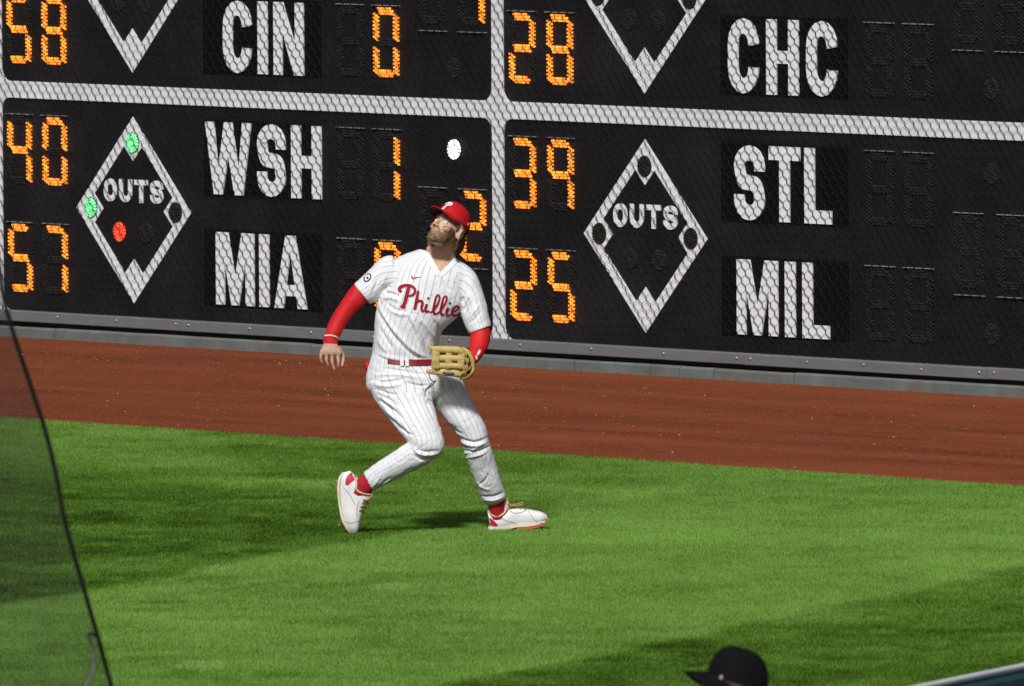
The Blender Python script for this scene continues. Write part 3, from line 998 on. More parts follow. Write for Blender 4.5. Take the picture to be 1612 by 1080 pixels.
def cloth_mat(name, color, pinstripe=True):
    m = bpy.data.materials.new(name)
    m.use_nodes = True
    N, L = m.node_tree.nodes, m.node_tree.links
    p = N["Principled BSDF"]
    p.inputs["Roughness"].default_value = 0.85
    p.inputs["Specular IOR Level"].default_value = 0.2
    p.inputs["Sheen Weight"].default_value = 0.1
    at = N.new("ShaderNodeAttribute"); at.attribute_name = "pin"
    def math_(op, a, b=None):
        x = N.new("ShaderNodeMath"); x.operation = op
        for i, s in enumerate((a, b)):
            if s is None: continue
            if isinstance(s, (int, float)): x.inputs[i].default_value = s
            else: L.new(s, x.inputs[i])
        return x.outputs[0]
    f = math_('FRACT', math_('DIVIDE', math_('ADD', at.outputs["Fac"], 10.0), 0.0265))
    d = math_('ABSOLUTE', math_('SUBTRACT', f, 0.5))
    ln = math_('LESS_THAN', d, 0.05)
    tc = N.new("ShaderNodeTexCoord"); nz = N.new("ShaderNodeTexNoise")
    nz.inputs["Scale"].default_value = 9.0; nz.inputs["Detail"].default_value = 4
    L.new(tc.outputs["Object"], nz.inputs["Vector"])
    r = N.new("ShaderNodeMapRange"); r.inputs[1].default_value = .3; r.inputs[2].default_value = .7; r.inputs[3].default_value = .95; r.inputs[4].default_value = 1.03
    L.new(nz.outputs[0], r.inputs[0])
    mul = N.new("ShaderNodeMix"); mul.data_type = 'RGBA'; mul.blend_type = 'MULTIPLY'; mul.inputs[0].default_value = 1
    mul.inputs[6].default_value = (*color, 1); L.new(r.outputs[0], mul.inputs[7])
    mx = N.new("ShaderNodeMix"); mx.data_type = 'RGBA'
    L.new(ln, mx.inputs[0]); L.new(mul.outputs[2], mx.inputs[6]); mx.inputs[7].default_value = (0.40, 0.36, 0.40, 1)
    L.new(mx.outputs[2], p.inputs["Base Color"])
    n2 = N.new("ShaderNodeTexNoise"); n2.inputs["Scale"].default_value = 38; n2.inputs["Detail"].default_value = 3
    L.new(tc.outputs["Object"], n2.inputs["Vector"])
    bp = N.new("ShaderNodeBump"); bp.inputs["Distance"].default_value = 0.003; bp.inputs["Strength"].default_value = .7
    L.new(n2.outputs[0], bp.inputs["Height"]); L.new(bp.outputs[0], p.inputs["Normal"])
    return m

def vcol_mat(name, rough=0.5, attr="tint", sss=0.0, bump=.0015):
    m = bpy.data.materials.new(name)
    m.use_nodes = True
    N, L = m.node_tree.nodes, m.node_tree.links
    p = N["Principled BSDF"]
    p.inputs["Roughness"].default_value = rough
    p.inputs["Specular IOR Level"].default_value = .4
    at = N.new("ShaderNodeAttribute"); at.attribute_name = attr
    tc = N.new("ShaderNodeTexCoord"); nz = N.new("ShaderNodeTexNoise")
    nz.inputs["Scale"].default_value = 60; nz.inputs["Detail"].default_value = 4
    L.new(tc.outputs["Object"], nz.inputs["Vector"])
    r = N.new("ShaderNodeMapRange"); r.inputs[1].default_value = .3; r.inputs[2].default_value = .7; r.inputs[3].default_value = .86; r.inputs[4].default_value = 1.12
    L.new(nz.outputs[0], r.inputs[0])
    mx = N.new("ShaderNodeMix"); mx.data_type = 'RGBA'; mx.blend_type = 'MULTIPLY'; mx.inputs[0].default_value = 1
    L.new(at.outputs["Color"], mx.inputs[6]); L.new(r.outputs[0], mx.inputs[7])
    L.new(mx.outputs[2], p.inputs["Base Color"])
    if sss:
        p.inputs["Subsurface Weight"].default_value = sss
        p.inputs["Subsurface Radius"].default_value = (.012, .005, .003)
        p.inputs["Subsurface Scale"].default_value = 1.0
    bp = N.new("ShaderNodeBump"); bp.inputs["Distance"].default_value = bump
    L.new(nz.outputs[0], bp.inputs["Height"]); L.new(bp.outputs[0], p.inputs["Normal"])
    return m

M['cloth'] = cloth_mat('jersey_white_pinstripe', (0.80, 0.80, 0.81))
M['plainwhite'] = mat('jersey_trim_white', (0.80, 0.80, 0.80), .85, .05, 12)
M['skin'] = vcol_mat('skin', .5, sss=.0)
M['red'] = mat('red_sleeve', (0.62, 0.012, 0.014), .6, .15, 14, .002, 60, spec=.3)
M['capred'] = mat('cap_red', (0.52, 0.008, 0.012), .75, .12, 30, .0015, 150, spec=.25)
M['brimunder'] = mat('brim_underside', (0.05, 0.012, 0.012), .85, .15, 30)
M['darkred'] = mat('script_red', (0.30, 0.006, 0.022), .7, .1, 40, spec=.25)
M['belt'] = mat('belt_red', (0.20, 0.003, 0.014), .5, .1, 30, spec=.5)
M['sock'] = mat('sock_red', (0.40, 0.008, 0.018), .85, .15, 60, .0015, 200)
M['navy'] = mat('star_navy', (0.02, 0.06, 0.16), .7, .1, 30)
M['black'] = mat('patch_black', (0.015, 0.015, 0.018), .7, .1, 30)
M['swoosh'] = mat('mark_red', (0.55, 0.05, 0.09), .7, .1, 30)
M['shoe'] = mat('shoe_white', (0.78, 0.77, 0.74), .5, .08, 14, .001, 80, dirt=(.45, .42, .33), dscale=8, damt=.25)
M['shoegrey'] = mat('shoe_seam_grey', (0.36, 0.36, 0.37), .7, .1, 20)
M['shoered'] = mat('shoe_red', (0.50, 0.012, 0.05), .5, .1, 20)
M['sole'] = mat('sole_cream', (0.70, 0.66, 0.52), .6, .1, 20)
M['soleorange'] = mat('sole_orange', (0.45, 0.10, 0.04), .5, .2, 20)
M['cleat'] = mat('cleat_tan', (0.30, 0.20, 0.10), .5, .1, 20)
M['lace'] = mat('lace_tan', (0.42, 0.24, 0.12), .8, .25, 40)
M['tongue'] = mat('tongue_cream', (0.72, 0.55, 0.40), .8, .1, 30)
M['leather'] = mat('glove_leather', (0.56, 0.41, 0.135), .55, .18, 22, .0015, 90, dirt=(.26, .15, .04), dscale=9, damt=.5)
M['leatherdark'] = mat('glove_inside', (0.10, 0.055, 0.018), .7, .2, 20)
M['glovelace'] = mat('glove_lace', (0.36, 0.24, 0.06), .6, .15, 30)
M['glovegrey'] = mat('glove_label', (0.20, 0.21, 0.24), .6, .15, 60)
M['hair'] = mat('hair_brown', (0.085, 0.032, 0.014), .55, .4, 60, .004, 120, stretch=(1, 1, .25))
M['eyewhite'] = mat('eye_white', (0.75, 0.74, 0.72), .15, .03, 30)
M['iris'] = mat('iris_dark', (0.06, 0.05, 0.035), .2, .1, 30)

SK = np.array((0.66, 0.40, 0.275)); BEARD = np.array((0.135, 0.075, 0.030)); LIP = np.array((0.36, 0.15, 0.12))
SMEAR = np.array((0.06, 0.035, 0.028)); BROW = np.array((0.10, 0.05, 0.025))

def head_basis(psi, phi, rho):
    f = np.array((-math.sin(psi) * math.cos(phi), -math.cos(psi) * math.cos(phi), math.sin(phi)))
    l = np.array((math.cos(psi), -math.sin(psi), 0))
    u = np.array((math.sin(psi) * math.sin(phi), math.cos(psi) * math.sin(phi), math.cos(phi)))
    l2 = math.cos(rho) * l - math.sin(rho) * u
    u2 = math.sin(rho) * l + math.cos(rho) * u
    return np.stack([l2, -f, u2], 1)        # columns: person's left, back, up

def head_parts():
    """closed shapes of a head in its own frame: x to the person's left, y back, z up, origin between the ears"""
    pr = [ellipsoid((0, .014, .034), (.074, .094, .084)),
          ellipsoid((0, -.028, -.020), (.062, .062, .078)),
          ellipsoid((0, -.040, -.076), (.051, .048, .040)),
          ellipsoid((0, -.072, -.100), (.026, .022, .020)),
          ellipsoid((0, -.074, .024), (.052, .022, .016)),
          ellipsoid((.040, -.058, -.030), (.024, .026, .022)), ellipsoid((-.040, -.058, -.030), (.024, .026, .022)),
          ellipsoid((0, -.084, -.062), (.027, .014, .018)),
          ellipsoid((0, -.095, -.058), (.020, .007, .0055)), ellipsoid((0, -.094, -.069), (.019, .008, .006)),
          ellipsoid((.011, -.098, -.040), (.009, .012, .008)), ellipsoid((-.011, -.098, -.040), (.009, .012, .008))]
    pr.append(capsule([(0, -.086, .008), (0, -.100, -.016), (0, -.113, -.036)], [.008, .010, .0115]))
    for s in (-1, 1):
        ang_ = s * .38
        Rz = np.array(((math.cos(ang_), -math.sin(ang_), 0), (math.sin(ang_), math.cos(ang_), 0), (0, 0, 1)))
        pr.append(ellipsoid((s * .083, .020, -.016), (.010, .024, .036), Rz))
        pr.append(ellipsoid((s * .074, .010, -.022), (.012, .012, .022)))
    return pr

def head_detail(Lc, beard=True):
    """Lc: vertices in head frame -> (offset in head frame, colour)"""
    n = len(Lc)
    off = np.zeros((n, 3)); colr = np.tile(SK, (n, 1))
    x, y, z = Lc[:, 0], Lc[:, 1], Lc[:, 2]
    front = np.clip((-y - .02) / .03, 0, 1)
    for s in (-1, 1):
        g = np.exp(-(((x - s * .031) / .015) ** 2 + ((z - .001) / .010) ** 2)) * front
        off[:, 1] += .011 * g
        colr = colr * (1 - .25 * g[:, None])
        # ear hollow
        d = np.exp(-(((y - .018) / .010) ** 2 + ((z + .015) / .016) ** 2)) * np.clip((s * x - .076) / .008, 0, 1)
        off[:, 0] -= s * .006 * d
        br = np.exp(-(((x - s * .031) / .018) ** 4 + ((z - .021) / .0055) ** 2)) * front
        colr = colr + (BROW - colr) * np.clip(br * 1.1, 0, 1)[:, None]
    lip = np.exp(-((x / .021) ** 4 + ((z + .063) / .009) ** 2)) * np.clip((-y - .085) / .006, 0, 1)
    if beard:
        jaw = 1 / (1 + np.exp(-(-.046 - .030 * np.clip(1 - np.abs(x) / .05, 0, 1) - z) / .005))
        side = np.clip((np.abs(x) - .046) / .008, 0, 1) * (z < -.012) * (y < -.004) * (y > -.055)
        must = np.exp(-((x / .030) ** 4 + ((z + .051) / .007) ** 2)) * np.clip((-y - .07) / .01, 0, 1)
        mask = np.clip(np.maximum(np.maximum(jaw, side), must), 0, 1) * (y < .02) * (z > -.150)
        mask = mask * (1 - .95 * lip)
        mask = mask * (1 - np.clip((-.098 - z) / .016, 0, 1) * np.clip((y + .062) / .02, 0, 1))
        nz = vnoise(Lc, (140, 140, 60))
        low = np.clip((-.06 - z) / .05, 0, 1)
        dirv = Lc - np.array((0, -.02, -.05)); dirv /= np.linalg.norm(dirv, axis=1, keepdims=True)
        off += dirv * (mask * (.004 + .013 * low + .003 * nz))[:, None]
        bc = BEARD[None] * (1 + .5 * nz)[:, None]
        colr = colr + (bc - colr) * (mask * .93)[:, None]
    else:
        mask = np.zeros(n)
    colr = colr + (LIP - colr) * (lip * (1 - 0 * mask) * .8)[:, None]
    return off, colr

def cap_shapes(low=.040, droop=.016):
    """crown and brim in the head frame"""
    V, F = [], []
    nu, nv = 36, 14
    for i in range(nv + 1):
        t = i / nv
        for j in range(nu):
            a = 2 * math.pi * j / nu
            cx, cy = math.sin(a), -math.cos(a)              # a=0 is the front
            base = low - .009 * cy                             # higher in front
            ph = t * math.pi / 2
            rr = math.cos(ph) ** .72
            front = max(0, -cy)
            rx, ry = .0865, .108
            hh = .104 + .022 * front * math.cos(ph)
            z = base + (hh + .040 - base) * math.sin(ph)
            V.append((rx * rr * cx, .012 + ry * rr * cy, z))
    for i in range(nv):
        for j in range(nu):
            a, b = i * nu + j, i * nu + (j + 1) % nu
            F.append((a, b, b + nu, a + nu))
    crown = (np.array(V), F)
    # inner band so that the crown is not paper thin
    V2 = [(v[0] * .965, .012 + (v[1] - .012) * .965, v[2] + (.004 if k < nu else -.004)) for k, v in enumerate(V[:nu * 5])]
    F2 = []
    for i in range(4):
        for j in range(nu):
            a, b = i * nu + j, i * nu + (j + 1) % nu
            F2.append((a, a + nu, b + nu, b))
    VB, FB = [], []
    na, nt = 18, 8
    for lay in (0, 1):
        for i in range(na + 1):
            s = -1 + 2 * i / na
            a = s * math.radians(68)
            bx, by, bz = .0865 * math.sin(a), .012 - .108 * math.cos(a), low + .009 * math.cos(a)
            ln = .078 * (1 - abs(s) ** 3.6) ** .6 if abs(s) < 1 else 0.0
            for j in range(nt + 1):
                t = j / nt
                x = bx * (1 - .12 * t * abs(s)); y = by - ln * t
                z = bz - droop * s * s * (1 if abs(s) < 2 else 0) * (.4 + .6 * t) - .016 * t - .004 * lay + .003
                VB.append((x, y, z))
    st = (na + 1) * (nt + 1)
    for i in range(na):
        for j in range(nt):
            a = i * (nt + 1) + j
            FB.append((a, a + nt + 1, a + nt + 2, a + 1))
            FB.append((st + a, st + a + 1, st + a + nt + 2, st + a + nt + 1))
    for i in range(na):
        a = i * (nt + 1) + nt
        FB.append((a, a + nt + 1, st + a + nt + 1, st + a))
    return crown, (np.array(V2), F2), (np.array(VB), FB)

def put(V, R_, c): return np.asarray(V) @ R_.T + np.asarray(c)

def make_cap(parent, R_, c, m_top, m_under, name='cap', low=.040, droop=.016):
    crown, inner, brim = cap_shapes(low, droop)
    mb_ = MB(); mb_.add(put(crown[0], R_, c), crown[1]); mb_.add(put(inner[0], R_, c), inner[1])
    cap = mb_.build(name, m_top, parent, smooth=True)
    nB = len(brim[1])
    mi = [0] * nB
    na, nt = 18, 8
    for k in range(na * nt): mi[2 * k + 1] = 1
    build('brim', put(brim[0], R_, c), brim[1], [m_top, m_under], cap, smooth=True, mi=mi)
    Vb, Fb = ellipsoid((0, .012, .1445), (.007, .007, .005), nu=10, nv=6)
    build('button', put(Vb, R_, c), Fb, m_top, cap, smooth=True)
    # panel seams
    sm = MB()
    for k in range(6):
        a = math.radians(30 + 60 * k)
        pts = []
        for i in range(9):
            ph = i / 8 * math.pi / 2 * .96
            rr = math.cos(ph) ** .72
            cx, cy = math.sin(a), -math.cos(a)
            base = low - .009 * cy
            hh = .104 + .022 * max(0, -cy) * math.cos(ph)
            pts.append((.0868 * rr * cx, .012 + .1084 * rr * cy, base + (hh + .040 - base) * math.sin(ph)))
        pts = [tuple(put([p], R_, c)[0]) for p in pts]
        sm.tube(pts, .0011, 5)
    sm.build('seam', m_top, cap, smooth=True)
    return cap

def set_color(o, colr, name="tint"):
    at_ = o.data.color_attributes.new(name, 'FLOAT_COLOR', 'POINT')
    at_.data.foreach_set("color", np.concatenate([colr, np.ones((len(colr), 1))], 1).astype(np.float32).ravel())

def set_float(o, val, name="pin"):
    at_ = o.data.attributes.new(name, 'FLOAT', 'POINT')
    at_.data.foreach_set("value", val.astype(np.float32))

# ------------------------------------------------------------------ the outfielder
S_ = 295.0
ORG = Vector((-0.3997, 89.766, 0.007))
def P(px, py, y=0.0):
    """outline measure -> metres in the player's own frame (x right, y away, z up)"""
    return np.array(((px - 690) / S_, y, max((838 - py) / S_ - y * .0644, -.2)))
def ring(l, r, b, y=0.0, y2=None): return (P(*l, y), P(*r, y if y2 is None else y2), b)
ply = empty('person', ORG)
tag(ply, 'fielder in white pinstripe uniform and red cap looking up, gloved hand at his waist', 'person')

# garments as tubes
torso_r = [ring((585, 571), (690, 566), .120, .01), ring((588, 553), (690, 548), .128, 0), ring((591, 524), (700, 522), .134, -.005),
           ring((593, 498), (722, 500), .140, -.01), ring((598, 472), (738, 474), .138, -.01), ring((604, 442), (746, 446), .128, 0),
           ring((614, 418), (748, 430), .108, .01), ring((636, 402), (738, 419), .082, .02), ring((664, 393), (722, 408), .068, .025)]
slR_r = [ring((622, 402), (622, 468), .085, .01), ring((604, 406), (602, 472), .082, .005), ring((588, 421), (596, 475), .078, 0),
         ring((574, 434), (591, 477), .076, -.005), ring((559, 447.5), (584, 479), .073, -.01)]
slL_r = [ring((728, 492), (734, 418), .085, .0), ring((727, 496), (752, 432), .082, -.01), ring((731, 505), (762, 458), .078, -.025),
         ring((735, 515), (769, 485), .075, -.04), ring((741, 527), (776, 515), .072, -.055)]
hip_r = [ring((588, 556), (688, 552), .112, .0), ring((584, 568), (691, 566), .118, .0), ring((579, 585), (706, 582), .130, 0),
         ring((577, 600), (724, 600), .138, -.005), ring((581, 616), (730, 614), .125, -.01), ring((600, 632), (722, 628), .08, -.01)]
legR_r = [ring((579, 604), (668, 592), .115, -.02), ring((592, 632), (676, 606), .108, -.05), ring((607, 653), (682, 628), .100, -.09),
          ring((622, 672), (689, 655), .094, -.14), ring((635, 688), (696, 680), .086, -.18), ring((643, 697), (701, 700), .080, -.205),
          ring((643, 699), (697, 715), .074, -.205), ring((637, 702), (682, 727), .070, -.20), ring((620, 712), (661, 739), .068, -.19),
          ring((602, 724), (637, 751), .064, -.175), ring((587, 734), (612, 763), .057, -.16), ring((573, 745), (588, 774), .049, -.15)]
legL_r = [ring((662, 600), (728, 596), .112, .03), ring((676, 626), (738, 618), .104, .01), ring((690, 648), (750, 642), .096, -.01),
          ring((704, 666), (761, 662), .088, -.03), ring((717, 682), (768, 680), .080, -.035), ring((727, 697), (771, 697), .076, -.03),
          ring((732, 716), (777, 714), .073, -.01), ring((740, 740), (783, 735), .068, .02), ring((750, 765), (790, 759), .061, .05),
          ring((757, 783), (796, 779), .055, .08), ring((763, 796), (796, 788), .052, .095)]
armR_r = [ring((600, 418), (606, 462), .052, .0), ring((572, 440), (588, 472), .052, -.01), ring((557, 451), (578, 478), .050, -.015), ring((538, 477), (564, 490), .049, -.02),
          ring((524, 499), (550, 507), .049, -.025), ring((515, 520), (541, 523), .044, -.04), ring((510.5, 534), (535, 535), .036, -.05), ring((509.5, 540), (534.5, 541), .034, -.055)]
armL_r = [ring((738, 498), (758, 474), .046, -.02), ring((743, 521), (771.5, 511), .050, -.058), ring((741.5, 538), (773.5, 536), .052, -.09),
          ring((740, 552), (766, 556), .046, -.14), ring((733, 562), (753, 573), .037, -.20), ring((722, 566), (738, 583), .033, -.235)]

# --- body: one continuous skin under the clothes
HB = head_basis(math.radians(36), math.radians(34), math.radians(8))
HC = P(708.5, 361.5, -.055)
def in_head(parts, R_, c): return [(put(V, R_, c), F) for V, F in parts]
body = in_head(head_parts(), HB, HC)
neck_r = [ring((672, 402), (722, 412), .058, .015), ring((674, 392), (719, 398), .055, .005), ring((679, 378), (724, 384), .054, -.01), ring((684, 366), (726, 372), .05, -.02)]
body.append(loft(neck_r)[:2])
chest_r = [ring((604, 560), (676, 557), .085, 0), ring((606, 520), (688, 518), .100, 0), ring((610, 470), (728, 474), .108, 0), ring((616, 440), (736, 446), .110, 0),
           ring((632, 414), (734, 428), .092, .008), ring((659, 403), (724, 416), .068, .018), ring((675, 396), (717, 408), .056, .022)]
body.append(loft(chest_r)[:2])
body.append(loft(shrink(hip_r, .84))[:2])
body.append(loft(shrink(legR_r, .76) + [ring((566, 753), (580, 775), .030, -.145), ring((556, 768), (572, 782), .030, -.14)])[:2])
body.append(loft(shrink(legL_r, .76) + [ring((771, 802), (792, 796), .032, .11), ring((773, 815), (794, 812), .03, .115)])[:2])
body.append(loft(shrink(armR_r, .86))[:2])
body.append(loft(shrink(armL_r, .86))[:2])
# right hand hanging, fingers half curled
yh = -.06
palm = loft([ring((512, 539), (532, 539), .024, yh), ring((509, 546), (535, 546), .021, yh - .006), ring((505, 553), (540, 553), .019, yh - .012), ring((504, 559), (541, 559), .016, yh - .012)], n=18)
body.append(palm[:2])
def fing(pts, rs): body.append(capsule([tuple(P(*p)) for p in pts], rs, 10))
fing([(507.5, 556, yh - .012), (506.5, 564, yh - .018), (508.5, 571.5, yh - .012)], [.0090, .0082, .0068])
fing([(516, 557, yh - .014), (515.5, 567.5, yh - .022), (518.5, 576, yh - .014)], [.0100, .0092, .0074])
fing([(524.5, 558, yh - .014), (524.5, 571, yh - .022), (528, 582, yh - .016)], [.0102, .0094, .0076])
fing([(533.5, 557, yh - .012), (534.5, 570, yh - .022), (534, 578.5, yh - .012)], [.0102, .0094, .0078])
fing([(536, 549, yh + .006), (541.5, 559, yh + .012), (542, 568, yh + .004), (540, 576, yh - .004)], [.0120, .0108, .0098, .0080])
# left hand inside the glove
body.append(capsule([tuple(P(728, 574, -.24)), tuple(P(712, 572, -.255)), tuple(P(700, 571, -.26))], [.032, .036, .026], 14))
V, F, E_ = fuse(body, .0042, 2)
Lc = (V - HC) @ HB
hd = (np.linalg.norm(Lc, axis=1) < .19) & (Lc[:, 2] > -.150)
tint = np.tile(SK, (len(V), 1))
off, colr = head_detail(Lc[hd])
# smears of eye black on the cheeks
x_, y_, z_ = Lc[hd].T
for s in (-1, 1):
    sm_ = np.exp(-(((x_ - s * .047) / .011) ** 2 + ((z_ + .030 - (abs(x_) - .045) * .4) / .0055) ** 2)) * (y_ < -.03)
    colr = colr + (SMEAR - colr) * np.clip(sm_ * 1.1, 0, .85)[:, None]
V[hd] += off @ HB.T
tint[hd] = colr
hand = (V[:, 0] < P(545, 0)[0]) & (V[:, 2] < P(0, 538)[2]) & (V[:, 2] > P(0, 590)[2])
tint[hand] = np.array((.56, .33, .235)) * (1 + .12 * vnoise(V[hand], (90, 90, 90)))[:, None]
bo = build('body', V, F, M['skin'], ply, smooth=True)
set_color(bo, np.clip(tint, 0.01, 1))
# eyes
for s in (-1, 1):
    ec = put([(s * .031, -.0735, -.0005)], HB, HC)[0]
    Ve, Fe = ellipsoid(ec, (.0125,) * 3, nu=16, nv=10)
    eye = build('eye', Ve, Fe, M['eyewhite'], ply, smooth=True)
    d = HB @ np.array((0.10, -1, .55)); d /= np.linalg.norm(d)
    Vi, Fi = ellipsoid(ec + d * .0088, (.0052,) * 3, nu=12, nv=8)
    build('iris', Vi, Fi, M['iris'], eye, smooth=True)
# hair at the nape and temple
hp = []
for k in range(9):
    a = k / 8
    p0 = put([(.066 - .03 * a, .035 + .05 * a, .015)], HB, HC)[0]
    p1 = put([(.068 - .03 * a, .045 + .05 * a, -.05)], HB, HC)[0]
    p2 = put([(.062 - .028 * a, .062 + .04 * a, -.095 + .012 * a)], HB, HC)[0]
    hp.append(capsule([tuple(p0), tuple(p1), tuple(p2)], [.013, .015, .008], 8))
hp.append(capsule([tuple(put([(.070, -.015, .03)], HB, HC)[0]), tuple(put([(.071, -.012, -.005)], HB, HC)[0])], [.008, .007], 8))
for k in range(5):
    hp.append(capsule([tuple(P(725 + 2.0 * k, 370, .02 + .012 * k)), tuple(P(723 + 2.1 * k, 386, .03 + .012 * k)), tuple(P(718 + 2.4 * k, 402 - k * 1.2, .035 + .01 * k))], [.013, .014, .006], 8))
Vh, Fh, Eh = fuse(hp, .004, 1)
Nh = normals(Vh, Fh)
Vh = Vh + Nh * (.004 * vnoise((Vh - HC) @ HB, (90, 90, 18)))[:, None]
build('hair', Vh, Fh, M['hair'], ply, smooth=True)

# --- jersey
tl, tf, tframes = loft(torso_r, n=40)
s1 = loft(slR_r); s2 = loft(slL_r)
V, F, E_ = fuse([(tl, tf), s1[:2], s2[:2]], .0052, 4)
pin = pin_coord(V, [(tframes, .175, .004), (s1[2], .088, .0), (s2[2], .088, .0)])
Nn = normals(V, F)
if (Nn[:, 1] * (V[:, 1] - V[:, 1].mean())).sum() < 0: Nn = -Nn; F = [f[::-1] for f in F]
def px2(*pp): return [((a - 690) / S_, (838 - b) / S_) for a, b in pp]
J = [((597, 478), (611, 503), (630, 527), (647, 546), (664, 558), (681, 564), +.011, .011),
     ((595, 486), (607, 509), (625, 533), (643, 551), (660, 563), -.012, .009),
     ((611, 476), (624, 487), (641, 488), -.007, .008),
     ((614, 484), (632, 494), (646, 493), +.006, .009),
     ((648, 492), (660, 520), (668, 546), +.008, .010),
     ((641, 494), (654, 524), (662, 548), -.008, .008),
     ((664, 496), (679, 521), (688, 536), +.007, .009),
     ((658, 500), (672, 526), (680, 544), -.006, .007),
     ((684, 500), (692, 516), (693, 530), -.007, .008),
     ((599, 514), (611, 536), (621, 550), -.007, .008), ((596, 530), (604, 545), (612, 555), +.005, .008),
     ((623, 524), (630, 540), (640, 552), +.004, .008),
     ((624, 441), (611, 452), (602, 463), -.012, .009), ((606, 462), (616, 461), (630, 466), -.012, .007),
     ((604, 470), (618, 468), (634, 474), +.007, .009),
     ((600, 430), (596, 444), (590, 458), -.005, .006), ((612, 428), (607, 442), (600, 452), +.004, .006), ((592, 440), (588, 452), (584, 464), +.004, .006),
     ((730, 466), (733, 480), (731, 494), -.014, .010), ((741, 462), (736, 476), (733, 488), +.007, .008),
     ((748, 470), (741, 484), (735, 498), -.006, .006), ((757, 478), (748, 492), (738, 504), +.005, .007), ((760, 490), (750, 502), (740, 510), -.005, .006),
     ((722, 470), (727, 484), (728, 498), +.005, .007),
     ((700, 440), (706, 452), (716, 458), -.004, .008), ((640, 410), (644, 430), (642, 446), -.003, .008),
     ((592, 556), (615, 562), (650, 567), (684, 566), +.006, .012)]
for f_ in J: V = fold(V, Nn, px2(*f_[:-2]), f_[-2] * 1.5, f_[-1])
nz1 = vnoise(V, (16, 16, 7), 3.0); nz2 = vnoise(V, (34, 34, 22), 9.0)
V = V + Nn * (.0030 * nz1 + .0018 * nz2)[:, None]
rd = vnoise(V + .02 * np.stack([nz1, nz1, nz2], 1), (13, 13, 9), 31.0)
V = V - Nn * (.0018 * np.exp(-(rd / .10) ** 2))[:, None] * np.clip((P(0, 440)[2] - V[:, 2]) / .08 + .35, .2, 1)[:, None]
# neck opening: a V cut
vl = px2((669, 388), (694.5, 433), (722, 405))
def in_v(x, z):
    (ax, az), (bx, bz), (cx, cz) = vl
    l = (bx - ax) * (z - az) - (bz - az) * (x - ax)
    r = (cx - bx) * (z - bz) - (cz - bz) * (x - bx)
    return (l > 0) & (r > 0)
cen = np.array([V[list(f)].mean(0) for f in F])
cut = in_v(cen[:, 0], cen[:, 2]) & (cen[:, 1] < .04)
F2 = [f for f, c in zip(F, cut) if not c]
jersey = build('jersey', V, F2, M['cloth'], ply, smooth=True)
set_float(jersey, pin)
bvh = BVHTree.FromPolygons([tuple(v) for v in V], [tuple(f) for f in F])
def onto(tree, x, z, lift, y0=-1.0):
    h = tree.ray_cast(Vector((x, y0, z)), Vector((0, 1, 0)))
    if h[0] is None: return None
    return np.array((h[0].x, h[0].y - lift, h[0].z))
def decal_ribbon(mb_, tree, path, widths, lift, mi=0, per=6):
    D = catmull([(p[0], p[1], w) for p, w in zip(path, widths)], per)
    rows = []
    last = None
    for i, d in enumerate(D):
        t = D[min(i + 1, len(D) - 1)][:2] - D[max(i - 1, 0)][:2]
        t = t / (np.linalg.norm(t) + 1e-9); nn = np.array((-t[1], t[0]))
        row = []
        for s in (-.5, -.17, .17, .5):
            q = d[:2] + nn * d[2] * s
            p = onto(tree, q[0], q[1], lift)
            if p is None: p = last if last is not None else np.array((q[0], 0, q[1]))
            last = p
            row.append(p)
        rows.append(row)
    V_ = [p for r in rows for p in r]
    F_ = []
    for i in range(len(rows) - 1):
        for k in range(3): F_.append((i * 4 + k, i * 4 + 4 + k, i * 4 + 5 + k, i * 4 + 1 + k))
    mb_.add(V_, F_, mi)
def decal_poly(mb_, tree, pts, lift, mi=0):
    c = np.mean(np.array(pts), axis=0)
    V_ = [onto(tree, c[0], c[1], lift)] + [onto(tree, p[0], p[1], lift) for p in pts]
    if any(v is None for v in V_): return
    n = len(pts)
    mb_.add(V_, [(0, 1 + i, 1 + (i + 1) % n) for i in range(n)], mi)
def cz(px, py): return ((610 + px / 9.482 - 690) / S_, (838 - (410 + py / 9.482)) / S_)
strokes = [  # the script word across the chest
    ([(232, 462), (205, 430), (222, 388), (300, 362), (380, 372), (432, 420), (424, 482), (380, 512), (335, 520)], [30, 52, 50, 44, 40, 40, 40, 36, 26]),
    ([(345, 372), (318, 480), (288, 600), (258, 668)], [50, 56, 56, 52]),
    ([(216, 668), (250, 684), (292, 690)], [30, 36, 24]),
    ([(486, 440), (466, 540), (446, 640), (428, 722)], [34, 46, 46, 40]),
    ([(440, 650), (482, 598), (528, 596), (545, 630), (532, 690), (540, 738), (572, 742)], [26, 32, 42, 42, 40, 38, 24]),
    ([(612, 636), (594, 690), (588, 735), (612, 752), (652, 742)], [38, 40, 38, 34, 22]),
    ([(655, 770), (706, 738), (752, 680), (790, 600), (800, 535), (772, 508), (744, 556), (724, 640), (708, 730), (722, 784), (764, 786)], [20, 26, 28, 28, 28, 28, 32, 36, 38, 36, 22]),
    ([(764, 786), (806, 750), (856, 680), (896, 610), (908, 550), (880, 526), (852, 576), (832, 660), (816, 745), (832, 800), (872, 800)], [22, 26, 28, 28, 28, 28, 32, 36, 38, 36, 22]),
    ([(930, 698), (908, 752), (902, 796), (926, 818), (966, 806)], [36, 38, 36, 32, 20]),
    ([(985, 776), (1046, 752), (1086, 712), (1070, 684), (1028, 696), (990, 750), (990, 806), (1028, 830), (1078, 812), (1112, 776)], [22, 24, 26, 28, 32, 36, 36, 32, 26, 18])]
under, scr = MB(), MB()
for pth, ws in strokes:
    pp = [cz(*q) for q in pth]
    decal_ribbon(under, bvh, pp, [(w + 22) / 9.482 / S_ for w in ws], .0022)
    decal_ribbon(scr, bvh, pp, [(w + 3) / 9.482 / S_ for w in ws], .0042)
under.build('script_edge', M['plainwhite'], jersey, smooth=True)
